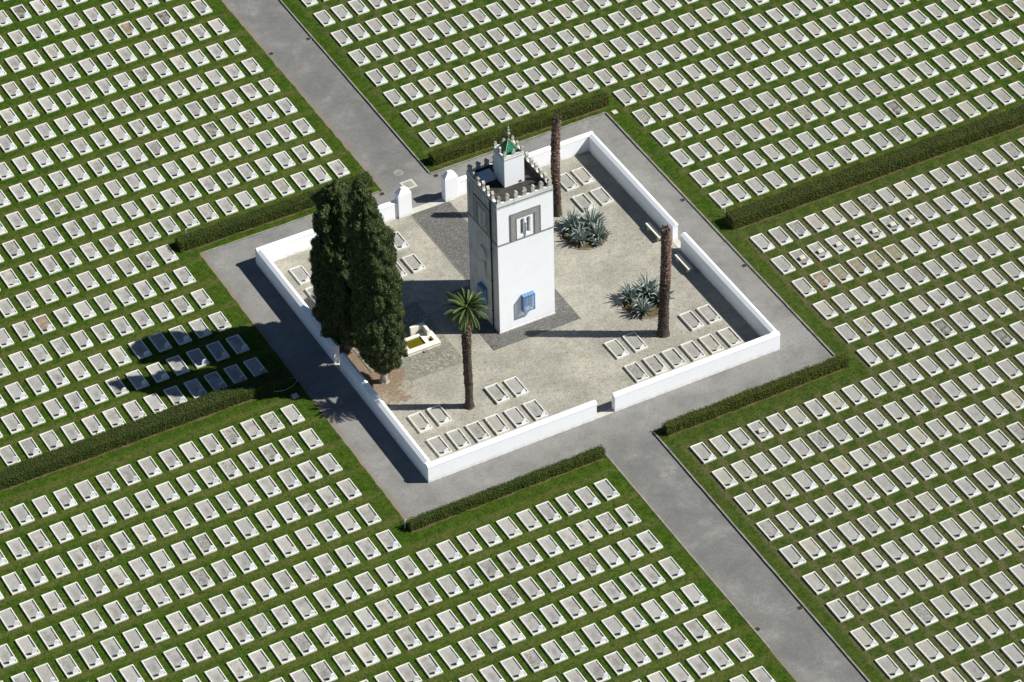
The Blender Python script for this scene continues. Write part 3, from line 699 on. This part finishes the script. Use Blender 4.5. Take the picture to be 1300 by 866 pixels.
for x, y, lb in YARD:
    g = grave(x, y, 'pointed', lb, 'graves inside the courtyard', None, .012)
    g.scale = (1, 1, 1.3)
    for ch in g.children:
        if ch.name.startswith('headstone'): ch.scale = (.88, 1, .72)
# stone tablets lying on some beds
def plaque(x, y, label, z=G):
    mb = MB(); mb.box(-.22, -.17, 0, .22, .17, .09)
    me = mb.mesh('stone_tablet', M['plaque']); me.transform(Matrix.Rotation(R(20), 4, 'X')); o = bpy.data.objects.new('stone_tablet', me); lnk(o)
    bv = o.modifiers.new('bevel', 'BEVEL'); bv.width = .012
    o.location = (x+.02, y-.12, z+.17); o.rotation_euler = (0, 0, R(random.uniform(-8, 8))); tag(o, label, 'tablet', 'stone tablets lying on graves')
cc = {(c[0], c[1], c[2]): c for c in cells}
for k, i in enumerate(range(1, 8)):
    c = cc[('C', i, 1)]; plaque(c[3], c[4], f'pale stone tablet on gravel, {ORD[k]} from the ring road of seven in one row')
c = cc[('C', -7, 6)]; plaque(c[3], c[4], 'pale stone tablet lying alone in the row below the short roadside hedge')

# ------------------------------------------------------------------ hedges
def leaf_quads(mb, p, nrm, size, mi=0):
    t = nrm.orthogonal().normalized(); t.rotate(Matrix.Rotation(random.uniform(0, 6.283), 3, nrm)); b_ = nrm.cross(t)
    n2 = (nrm + Vector((random.uniform(-.55,.55), random.uniform(-.55,.55), random.uniform(-.35,.6)))).normalized()
    t = (t - n2*t.dot(n2)).normalized(); b_ = n2.cross(t)
    a, c = size*random.uniform(.7, 1.2), size*random.uniform(.35, .6)
    mb.add([p - t*a*.5, p + b_*c*.5, p + t*a*.5 + n2*size*.15, p - b_*c*.5], [(0, 1, 2, 3)], mi)
def hedge(x0, x1, y0, y1, h, label, mat, seed, dens=260):
    r = empty('hedge', ((x0+x1)/2, (y0+y1)/2, 0)); tag(r, label, 'hedge', 'clipped box hedges')
    cx, cy = (x0+x1)/2, (y0+y1)/2; L, W = x1-x0, y1-y0
    rnd = random.Random(seed)
    def top(x): return h*(1 + .10*noise.noise(Vector((x*.45, seed, 0))) + .035*noise.noise(Vector((x*2.1, seed, 4))))
    def side(x, s): return .07*noise.noise(Vector((x*.9, seed+s*9, 2))) + .04*noise.noise(Vector((x*3.3, seed+s*9, 5)))
    mb = MB(); n = max(4, int(L/.3)); prof = []
    for k in range(n+1):
        x = x0 + L*k/n; zt = top(x)-.05; e = .10 if k in (0, n) else .04
        ya, yb = y0+side(x,1)+e, y1+side(x,2)-e
        if k in (0, n): x += .05*(1 if k == 0 else -1)
        mb.v += [(x-cx, ya-cy, .02), (x-cx, ya-cy, zt-.06), (x-cx, ya-cy+.06, zt), (x-cx, yb-cy-.06, zt), (x-cx, yb-cy, zt-.06), (x-cx, yb-cy, .02)]
    for k in range(n):
        for q in range(5): a = k*6+q; mb.f.append((a, a+1, a+7, a+6)); mb.m.append(0)
    mb.f += [(0,1,2,3,4,5), tuple(n*6+q for q in range(5, -1, -1))]; mb.m += [0, 0]
    mb.build('branches', M['hcore'], r)
    lf = MB()
    area = L*(W+2*h) + 2*W*h
    for _ in range(int(area*dens)):
        u = random.random()*(W+2*h)*L/area if False else random.random()*area
        x = random.uniform(x0, x1)
        if u < L*W: y = random.uniform(y0+side(x,1), y1+side(x,2)); z = top(x)+random.uniform(-.05, .035); nr = Vector((0,0,1))
        elif u < L*(W+2*h):
            s = random.choice((-1, 1)); z = random.uniform(.02, top(x)); y = (y0+side(x,1) if s < 0 else y1+side(x,2)) + random.uniform(-.04,.04) - s*.05*(z/h)**3; nr = Vector((0, s, .15))
        else:
            s = random.choice((-1, 1)); x = (x0 if s < 0 else x1) + random.uniform(-.05,.05); y = random.uniform(y0, y1); z = random.uniform(.02, top(x)); nr = Vector((s, 0, .15))
        leaf_quads(lf, Vector((x-cx, y-cy, z)), nr.normalized(), .105, 0 if random.random() < .75 else 1)
    lf.build('foliage', mat, r, fix=False)
g1 = [M['hedge'], M['hedgeo']]; g2 = [M['hedgeo'], M['hedge']]
hedge(-46, -13.55, 19.92, 21.15, .85, 'long dark clipped hedge running off from the cypress shadow', g1, 1, 210)
hedge(21.25, 56, 19.25, 20.5, .92, 'long olive-green clipped hedge running off behind the bench-side wall', g2, 2, 210)
hedge(6.1, 20.9, 36.55, 37.35, .85, 'clipped hedge beyond the road behind the tower and the tall trunk', g2, 3)
hedge(-14.2, 1.2, 36.72, 37.65, .85, 'clipped hedge beyond the road behind the cypresses', g1, 4)
hedge(-13.3, 1.42, 2.82, 3.42, .72, 'low roadside hedge below the near white wall on the palm side', g1, 5)
hedge(6.05, 20.5, 2.58, 3.25, .82, 'short roadside hedge below the near white wall on the bare trunk side', g2, 6)

for x0, x1, y in ((-46, -13.8, 19.78), (21.6, 56, 19.12), (-13.2, 1.3, 2.70), (6.1, 20.3, 2.46), (6.1, 20.8, 36.42), (-14, .9, 36.6)):
    sheet('soil_strip', [(x0, y+.0), (x1, y+.0), (x1, y+.3), (x0, y+.3)], G+.004, M['bedsoil'], .09, .2)
# ------------------------------------------------------------------ cypresses
def cypress(x, y, H, rprof, lean, label, seed, z0, n_clump, lump, trunk_r):
    r = empty('cypress_tree', (x, y, 0)); tag(r, label, 'tree', 'cypresses by the fountain')
    tb = MB(); tb.lathe([(trunk_r*1.5, 0), (trunk_r*1.15, .15), (trunk_r, .6), (trunk_r*.9, z0+.8), (trunk_r*.5, H*.5), (.05, H*.8)], (0,0,0), 12, .18, seed=seed, lean=(lean[0]*.8, lean[1]*.8)); tb.build('trunk', M['ctrunk'], r)
    def rad(z, a):
        t_ = z; rr = 0
        for k in range(len(rprof)-1):
            (za, ra), (zb, rb) = rprof[k], rprof[k+1]
            if za <= t_ <= zb: rr = ra + (rb-ra)*(t_-za)/(zb-za); break
        return rr*(1 + lump*noise.noise(Vector((math.cos(a)*1.6+seed*3, math.sin(a)*1.6, z*.42))) + lump*.5*noise.noise(Vector((math.cos(a)*3.2+seed, math.sin(a)*3.2, z*1.1))))
    def ctr(z): q = (z/H)**2; return Vector((lean[0]*q, lean[1]*q, 0))
    def surf(z, a):
        q0 = rad(z, a); x_, y_ = math.cos(a)*q0, math.sin(a)*q0
        d1 = noise.voronoi(Vector((x_*1.05+seed*5, y_*1.05, z*.72)))[0][0]; d2 = noise.voronoi(Vector((x_*2.5, y_*2.5+seed, z*1.8)))[0][0]
        f = min(1, q0/.5)
        return max(.03, q0 + f*((.42-d1)*(.62 + lump*.5) + (.42-d2)*.34)), d1, d2
    nz, na = int(H*15), 130; lf = MB()
    for k in range(nz+1):
        z = z0 + (H-z0)*k/nz
        for i in range(na):
            a = 2*math.pi*i/na; q, _, _ = surf(z, a); q -= .05; c_ = ctr(z); lf.v.append((c_.x+q*math.cos(a), c_.y+q*math.sin(a), z + .05*math.sin(a*7+z*9)))
    for k in range(nz):
        for i in range(na): j = (i+1) % na; lf.f.append((k*na+i, k*na+j, (k+1)*na+j, (k+1)*na+i)); lf.m.append(0)
    lf.f += [tuple(range(na-1,-1,-1)), tuple(nz*na+i for i in range(na))]; lf.m += [0, 0]
    rm = max(q[1] for q in rprof); made = 0
    while made < n_clump:
        z = random.uniform(z0, H); a = random.uniform(0, 6.2832)
        if random.random()*rm > rad(z, a) + .12: continue
        q, d1, d2 = surf(z, a); made += 1
        if d1 > .55 and random.random() < .6: continue
        e = .06; qa = surf(z, a+e/max(q,.2))[0]; qz = surf(min(H, z+e), a)[0]
        o = Vector((math.cos(a), math.sin(a), 0)); t_ = Vector((-math.sin(a), math.cos(a), 0))
        nr = ((t_*e + o*(qa-q)).cross(Vector((0,0,e)) + o*(qz-q))).normalized()
        P = ctr(z) + o*(q+random.uniform(-.05, .05)) + Vector((0,0,z))
        n_ = (nr + Vector((random.gauss(0,.28), random.gauss(0,.28), random.gauss(.12,.28)))).normalized()
        tip = Vector((random.gauss(0,.35), random.gauss(0,.35), 1)) + o*.35; tip = (tip - n_*tip.dot(n_)*.85).normalized(); P += n_*.02
        L = random.uniform(.09, .17); w = L*random.uniform(.4, .6); sd = tip.cross(n_).normalized()*w*.5
        lf.add([P-tip*L*.4, P+sd, P+tip*L*.6+n_*.03, P-sd], [(0,1,2,3)], 2 if random.random() < .54 - .5*d2 + .15*max(0, nr.z) else 1)  # paler leaves favoured on crests and upward faces, painting in the highlights
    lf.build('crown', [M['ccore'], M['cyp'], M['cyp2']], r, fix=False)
LD = (-.878*1.05, .477*1.05)
cypress(-7.94, 17.06, 17.7, [(1.0,.35),(1.5,.95),(2.4,1.4),(4,1.62),(6,1.7),(9,1.62),(12,1.48),(13.5,1.38),(15,1.08),(16.4,.68),(17.4,.3),(17.75,.05)], LD, 'tall slim dark cypress with its pale trunk foot showing, nearer the palm', 1, 1.0, 42000, .16, .24)
cypress(-8.3, 21.55, 14.6, [(.5,.7),(1.5,1.6),(3,2.2),(5,2.4),(7,2.25),(8.5,1.9),(10,1.75),(11.8,1.6),(13.0,1.3),(14.0,.8),(14.6,.1)], (-.35,.2), 'broader lumpy dark cypress standing behind the slim one by the wall', 7, .5, 50000, .34, .3)

# ------------------------------------------------------------------ palms and bare trunks
def trunk_mesh(H, r0, r1, seed, redfrom=None, lean=(0,0), dens=1.0, smooth_below=0):
    """ringed trunk; above smooth_below it keeps its old leaf bases"""
    mb = MB(); rnd = random.Random(seed); prof = [(r0*1.42, 0), (r0*1.28, .15), (r0*1.1, .45)]
    z = .7
    def rz(z): return (r0 + (r1-r0)*max(0, (z/H))**1.5)*(1 + .10*noise.noise(Vector((seed, z*.55, 0))) + .06*noise.noise(Vector((seed, z*1.7, 3))))
    while z < H-.1: prof.append((rz(z)*rnd.uniform(.95, 1.03), z)); prof.append((rz(z)*rnd.uniform(.97, 1.06), z+.07)); z += rnd.uniform(.13, .24)
    prof.append((r1, H))
    b = len(mb.v); mb.lathe(prof, (0,0,0), 20, .13, seed=seed)
    def bend(z): q = z/H; return Vector((lean[0]*q + .10*math.sin(q*4.1+seed)*q, lean[1]*q + .08*math.sin(q*3.3+seed*2)*q, 0))
    if redfrom is not None:
        for q, f in enumerate(mb.f):
            if mb.v[f[0]][2] > redfrom + rnd.uniform(-.9, .9) and rnd.random() < .5: mb.m[q] = 1
    mb.v = [tuple(Vector(v) + bend(v[2])) for v in mb.v]
    n = int(H*40*dens)
    for k in range(n):
        z = .4 + (H-.45)*k/n
        if z < smooth_below and rnd.random() < .85: continue
        a = k*2.39996 + rnd.uniform(-.35, .35); rr = rz(z); z += rnd.uniform(-.08, .08)
        o = Vector((math.cos(a), math.sin(a), 0)); t_ = Vector((-math.sin(a), math.cos(a), 0))
        P = bend(z) + Vector((0, 0, z)) + o*(rr-.035); w = rnd.uniform(.05, .13); h = rnd.uniform(.04, .12); d = rnd.uniform(.045, .11)
        red = redfrom is not None and z > redfrom + rnd.uniform(-1.0, 1.0) and rnd.random() < .8
        mb.add([P - t_*w, P + t_*w, P + o*d + t_*w*.5 + Vector((0,0,h)), P + o*d - t_*w*.5 + Vector((0,0,h*rnd.uniform(.7,1.2))), P + Vector((0,0,h*1.8))],
               [(0,1,2,3), (1,4,2), (0,3,4), (3,2,4)], 1 if red else 0)
    return mb
def bare_trunk(x, y, H, r0, r1, label, seed, redfrom, lean):
    r = empty('bare_palm_trunk', (x, y, 0)); tag(r, label, 'tree trunk', 'headless palm trunks')
    trunk_mesh(H, r0, r1, seed, redfrom, lean, 1.35).build('trunk', [M['bark'], M['barkred']], r)
    s = MB()
    for k in range(26):
        a = random.uniform(0, 6.28); q = r1*random.uniform(.3, 1.0); px, py = lean[0]+.10*math.sin(4.1+seed)+q*math.cos(a), lean[1]+.08*math.sin(3.3+seed*2)+q*math.sin(a); h = random.uniform(.06, .2)
        s.lathe([(.07, -.1), (.06, h*.5), (.03, h)], (px, py, H), 6, .2)
    s.build('ragged_top', [M['bark']], r)
bare_trunk(11.24, 27.24, 8.65, .30, .31, 'tall headless palm trunk with reddish upper bark beside the tower', 3, 3.6, (.02, -.05))
bare_trunk(11.19, 11.94, 9.2, .35, .33, 'headless palm trunk with dark bark between the agaves and the near graves', 5, 5.2, (.16, .02))
def palm_tree(x, y, H):
    r = empty('palm_tree', (x, y, 0)); tag(r, 'living palm tree with a small green crown in front of the tower', 'tree')
    trunk_mesh(H, .27, .36, 9, H-2.3, (.0, -.1), 1.9, H-2.6).build('trunk', [M['bark'], M['barkred']], r)
    cr = MB(); nf = 52; q_ = 1.0; C0 = Vector((.10*math.sin(4.1+9), -.1+.08*math.sin(3.3+18), H))
    for k in range(nf):
        a = k*2.39996 + random.uniform(-.15,.15); el = R(86 - 112*(k/nf)**.9 + random.uniform(-9,9)); L = random.uniform(1.2, 1.7)*(.72 + .28*min(1, k/12))
        o = Vector((math.cos(a), math.sin(a), 0)); pts = []; p_ = C0 + o*.16 + Vector((0,0,.05-.2*(k/nf))); e = el
        for q in range(9):
            pts.append(p_.copy()); p_ = p_ + (o*math.cos(e) + Vector((0,0,math.sin(e))))*L/8; e -= R(7.5 + 3*(k/nf))
        cr.tube(pts, .020, 4, 1)
        sd = Vector((-math.sin(a), math.cos(a), 0))
        for q in range(3, 34):
            t_ = q/34; k2 = t_*8; i0 = min(7, int(k2)); P = pts[i0].lerp(pts[i0+1], k2-i0); tg = (pts[i0+1]-pts[i0]).normalized(); nu = sd.cross(tg).normalized()
            ll = .36*math.sin(math.pi*(.16+.80*t_))**.8
            for s_ in (-1, 1):
                d = (sd*s_*.55 + tg*.95 + nu*.34).normalized(); w = tg*.017
                mid = P + d*ll*.5 - Vector((0,0,.01)); tip = P + d*ll - Vector((0,0,.06))
                cr.add([P-w, P+w, mid+w*1.1, tip, mid-w*1.1], [(0,1,2,3,4)], 0)
    cr.build('crown', [M['palm'], M['rachis']], r, fix=False)
    b = MB(); b.lathe([(.36,-.3),(.34,-.16),(.22,-.06),(.08,-.02)], (0,-.1,H), 14, .2); b.build('crown_heart', M['barkred'], r)
palm_tree(-4.06, 11.93, 8.8)

# ------------------------------------------------------------------ agaves and their beds
def agave(x, y, label, seed, L=1.35, n=42):
    rnd = random.Random(seed)
    r = empty('agave_plant', (x, y, .05)); tag(r, label, 'agave', 'agave clumps in the round beds')
    mb = MB()
    for k in range(n):
        a = k*2.39996 + rnd.uniform(-.25,.25); el = R(84 - 58*(k/n)**.75 + rnd.uniform(-7,7)); l = L*rnd.uniform(.75, 1.12)*(1 - .25*(k/n)); w = rnd.uniform(.06, .09)
        o = Vector((math.cos(a), math.sin(a), 0)); sd = Vector((-math.sin(a), math.cos(a), 0)); pts = []; p_ = o*.06 + Vector((0,0,.02)); e = el; fold = rnd.random() < .35
        for q in range(8):
            pts.append((p_.copy(), e)); p_ = p_ + (o*math.cos(e) + Vector((0,0,math.sin(e))))*l/7; e -= R(2.2)
            if fold and q == 4: e -= R(rnd.uniform(25, 75))
        W = [.75, .9, 1.05, 1.1, 1.0, .8, .5, .03]; vs = []
        for (P, e_), ww in zip(pts, W):
            nu = (-o*math.sin(e_) + Vector((0,0,math.cos(e_)))); hw = w*ww
            vs += [P - sd*hw + nu*hw*.55, P - nu*.02, P + sd*hw + nu*hw*.55, P - nu*.055*max(ww,.2)]
        fs = []
        for q in range(7):
            b_ = q*4
            for u_ in range(4): fs.append((b_+u_, b_+(u_+1) % 4, b_+4+(u_+1) % 4, b_+4+u_))
        mb.add(vs, fs)
    mb.build('leaf_rosette', M['agave'], r, fix=False)
    b = MB(); b.lathe([(.14,-.05),(.17,.08),(.1,.3)], (0,0,0), 8, .15); b.build('stem', M['bark'], r)
def bed(x, y, r_, seed):
    mb = MB(); n = 48
    vs = [(x+(r_-.03)*math.cos(2*math.pi*i/n), y+(r_-.03)*math.sin(2*math.pi*i/n), .03) for i in range(n)]
    ins = [(x+r_*.55*math.cos(2*math.pi*i/n), y+r_*.55*math.sin(2*math.pi*i/n), .08+.03*noise.noise(Vector((i*.6, seed, 0)))) for i in range(n)]
    mb.add(vs + ins + [(x, y, .10)], [(i, (i+1) % n, n+(i+1) % n, n+i) for i in range(n)] + [(n+i, n+(i+1) % n, 2*n) for i in range(n)])
    o = mb.build('planting_soil', M['bedsoil']); o['kind'] = 'structure'
    k = MB(); m_ = 40
    for i in range(m_):
        a0, a1 = 2*math.pi*(i+.06)/m_, 2*math.pi*(i+.94)/m_; h = .075+random.uniform(-.015,.01)
        P = [(x+q*math.cos(a), y+q*math.sin(a)) for q, a in ((r_-.03,a0),(r_+.05,a0),(r_+.05,a1),(r_-.03,a1))]
        k.add([(*p_, 0) for p_ in P] + [(*p_, h) for p_ in P], [(0,3,2,1),(4,5,6,7),(0,1,5,4),(1,2,6,5),(2,3,7,6),(3,0,4,7)])
    o = k.build('bed_edging', M['kerb']); o['kind'] = 'structure'
bed(11.8, 24.15, 1.68, 1); bed(11.75, 15.35, 1.62, 2)
for k, (x, y, L, lb) in enumerate(((11.35,25.2,1.5,'blue-grey agave nearest the tall rear trunk in the bed by the tower'), (11.2,23.65,1.45,'blue-grey agave at the front of the bed by the tower'),
      (12.45,23.35,1.4,'blue-grey agave at the outer right of the bed by the tower'), (12.6,24.6,1.75,'tallest agave, at the back of the bed by the tower'),
      (10.95,16.2,1.45,'blue-grey agave at the left of the bed beside the bare trunk'), (11.1,14.6,1.35,'blue-grey agave at the front of the bed beside the bare trunk'),
      (12.4,16.25,1.6,'blue-grey agave at the back of the bed beside the bare trunk'), (12.85,15.1,1.35,'blue-grey agave half hidden behind the bare trunk'))):
    agave(x, y, lb, 20+k, L)
agave(12.0, 22.75, 'small low agave on the sunny front edge of the bed by the tower', 41, .55, 18)

# ------------------------------------------------------------------ fountain
fx, fy = -4.06, 19.3
F = empty('fountain_basin', (fx, fy, 0)); tag(F, 'cream stone basin of green water with a raised angled back wall', 'fountain')
b = MB(); X0, X1, Y0, Y1, hh = -1.25, 1.27, -.74, .74, .36
px0, px1, py0, py1 = -.98, .30, -.44, .50; qx0, qx1, qy0, qy1 = .60, .98, -.40, .12
b.box(X0, Y0, 0, X1, py0, hh); b.box(X0, py1, 0, X1, Y1, hh); b.box(X0, py0, 0, px0, py1, hh)
b.box(px1, py0, 0, qx0, py1, hh); b.box(qx1, py0, 0, X1, py1, hh); b.box(qx0, py0, 0, qx1, qy0, hh); b.box(qx0, qy1, 0, qx1, py1, hh)
b.build('basin_wall', M['cream'], F)
b = MB(); b.box(X0-.04, Y0-.05, hh-.10, X1+.04, Y0-.002, hh-.04); b.build('basin_ledge', M['cream'], F)
b = MB(); b.box(px0, py0, .02, px1, py1, .26); b.build('water', M['water'], F)
b = MB(); b.box(qx0, qy0, .02, qx1, qy1, .12); b.build('drain_pit', M['drain'], F)
b = MB(); b.box(-.14, .98, 0, .95, 1.18, .84); b.box(.75, .743, 0, .95, .977, .84); b.box(.75, .20, .363, .95, .742, .84); b.build('back_wall', M['cream'], F)
b = MB(); b.box(-.1, Y0-.25, 0, .18, Y0-.055, .14); b.build('spout_step', M['kerb'], F)

# ------------------------------------------------------------------ benches, covers, small things
def bench(x, y, L, label):
    r = empty('stone_bench', (x, y, 0)); tag(r, label, 'bench', 'cream benches against the wall')
    b = MB(); b.box(-.17, -L/2, .40, .17, L/2, .49); b.build('seat', M['bench'], r, bevel=.015)
    for s in (-1, 1):
        b = MB(); b.box(-.13, s*L*.36-.05, 0, .13, s*L*.36+.05, .397); b.build('leg', M['bench'], r, bevel=.01)
bench(16.1, 21.65, 1.95, 'cream stone bench in the wall shade, farther from the viewer, beyond the side gate')
bench(16.12, 17.55, 1.95, 'cream stone bench in the wall shade on the near side of the side gate')
def cover(x, y, label, kind):
    if kind == 'round':
        r = empty('manhole_cover', (x, y, 0)); b = MB(); b.lathe([(.36, -.01), (.36, .012)], (0,0,0), 28); b.build('rim', M['iron'], r)
        b = MB(); b.lathe([(.27, .013), (.27, .018)], (0,0,0), 24); b.build('lid', M['kerb'], r)
    else:
        r = empty('inspection_slab', (x, y, 0)); b = MB(); b.box(-.5, -.5, -.01, .5, .5, .014); b.build('slab', M['slab'], r)
        b = MB(); b.box(-.33, -.33, .015, .33, .33, .022); b.build('lid', M['iron'], r, bevel=.004)
    tag(r, label, 'manhole cover')
cover(3.54, 37.22, 'round iron manhole cover in the asphalt above the square slab', 'round')
cover(3.55, 35.62, 'pale square inspection slab in the asphalt before the gate pillars', 'square')
def drain(x, y, label):
    r = empty('drain_grate', (x, y, 0)); r.scale = (.8, .8, 1); tag(r, label, 'drain', 'dark drain grates along the kerbs')
    b = MB(); w = .26
    b.box(-w,-w,0,w,-w+.04,.02); b.box(-w,w-.04,0,w,w,.02); b.box(-w,-w+.04,0,-w+.04,w-.04,.02); b.box(w-.04,-w+.04,0,w,w-.04,.02); b.build('frame', M['iron'], r)
    b = MB(); b.box(-w+.04, -w+.04, 0, w-.04, w-.04, .008)
    for q in range(5): yy = -w+.09+q*.085; b.box(-w+.04, yy, .009, w-.04, yy+.03, .018)
    b.build('grate', M['drain'], r)
for x, y, lb in ((5.15,55.4,'dark drain grate on the far road against its kerb'), (1.85,55.1,'dark drain grate on the far road beside the soil edge'),
      (1.8,-16.1,'dark drain grate on the near road on the round-topped graves side'), (5.15,-15.8,'dark drain grate on the near road on the pointed graves side'),
      (19.9,24.1,'dark drain grate by the ring road kerb behind the far bench'), (19.9,15.5,'dark drain grate by the ring road kerb behind the near bench'),
      (5.75,35.55,'dark drain grate at the kerb corner near the tower-side gate pillar'), (1.35,35.6,'dark drain grate at the lawn corner beside the cypress-side hedge'),
      (.35,16.45,'small dark drain grate at the corner of the dark cobbles before the tower')):
    drain(x, y, lb)
def marker(x, y, label, s=.2):
    b = MB(); b.box(-s, -s, 0, s, s, .09); o = b.build('stone_marker', M['slab'], bevel=.012); o.location = (x, y, G); tag(o, label, 'marker', 'small pale stone markers in the grass')
marker(20.8, 35.6, 'small pale square stone in the grass at the far ring road corner'); marker(-13.95, 18.72, 'small pale square stone in the grass beside the long dark hedge end', .22)
def tap(x, y, label, z=.0, h=.95):
    r = empty('standpipe_tap', (x, y, z)); r.rotation_euler = (0, 0, R(random.uniform(0, 90))); tag(r, label, 'water tap', 'standpipe taps by the hedges')
    b = MB(); h *= .75; b.tube([(0,0,0), (0,0,h)], .032, 8); b.build('post', M['white'], r)
    b = MB(); b.tube([(0,0,h-.02), (.02,0,h+.06), (.16,0,h+.07), (.2,0,h-.03)], .026, 6); b.build('spout', M['white'], r)
tap(21.55, 20.95, 'white standpipe tap at the end of the hedge by the benches', 0, 1.0); tap(-13.1, 38.2, 'white standpipe tap beside the hedge behind the cypresses', 0, .8); tap(-13.42, 3.35, 'white standpipe tap at the end of the low roadside hedge', 0, .85)
b = MB()
b.tube([(-14.95,20.95,.06),(-14.6,21.3,.07),(-14.1,21.35,.06),(-13.75,21.2,.06)], .022, 6)
b.tube([(-15.0,19.9,.06),(-14.8,19.75,.06),(-14.3,19.6,.07),(-13.6,19.75,.06),(-13.15,20.05,.06),(-13.0,20.35,.06),(-13.3,20.5,.06),(-13.75,21.2,.06)], .022, 6)
o = b.build('hose', M['hose'], smooth=True); tag(o, 'pale thin curved hose lying in the cypress shadow at the hedge end', 'hose')

# ------------------------------------------------------------------ camera, light, world
cd = bpy.data.cameras.new('camera'); cam = bpy.data.objects.new('camera', cd); lnk(cam)
cd.sensor_width = 36; cd.lens = CF/1300*36; cd.clip_start = 1; cd.clip_end = 6000
cam.matrix_world = Matrix(((rt2.x, up2.x, -fw.x, CPOS.x), (rt2.y, up2.y, -fw.y, CPOS.y), (rt2.z, up2.z, -fw.z, CPOS.z), (0,0,0,1)))
scene.camera = cam
EL, AZ = R(44.5), R(-28.8)     # sun height and direction in the x-y plane
sd = Vector((math.cos(EL)*math.cos(AZ), math.cos(EL)*math.sin(AZ), math.sin(EL)))
sl = bpy.data.lights.new('sun', 'SUN'); sl.energy = 5.0; sl.angle = R(.5); sl.color = (1, .965, .90)
so = bpy.data.objects.new('sun', sl); so.rotation_euler = sd.to_track_quat('Z', 'Y').to_euler(); so.location = (0, 0, 60); lnk(so)
w = bpy.data.worlds.new('World'); scene.world = w; w.use_nodes = True; nt = w.node_tree
sky = nt.nodes.new('ShaderNodeTexSky'); sky.sky_type = 'NISHITA'; sky.sun_disc = False; sky.sun_elevation = EL; sky.sun_rotation = math.atan2(sd.x, sd.y); sky.ozone_density = 4.5; sky.dust_density = .2; sky.air_density = .9
bg = nt.nodes['Background']; bg.inputs['Strength'].default_value = .05; nt.links.new(sky.outputs[0], bg.inputs['Color'])
vs_ = scene.view_settings; vs_.view_transform = 'Standard'; vs_.look = 'None'; vs_.gamma = 1; vs_.use_curve_mapping = False; vs_.exposure = .55
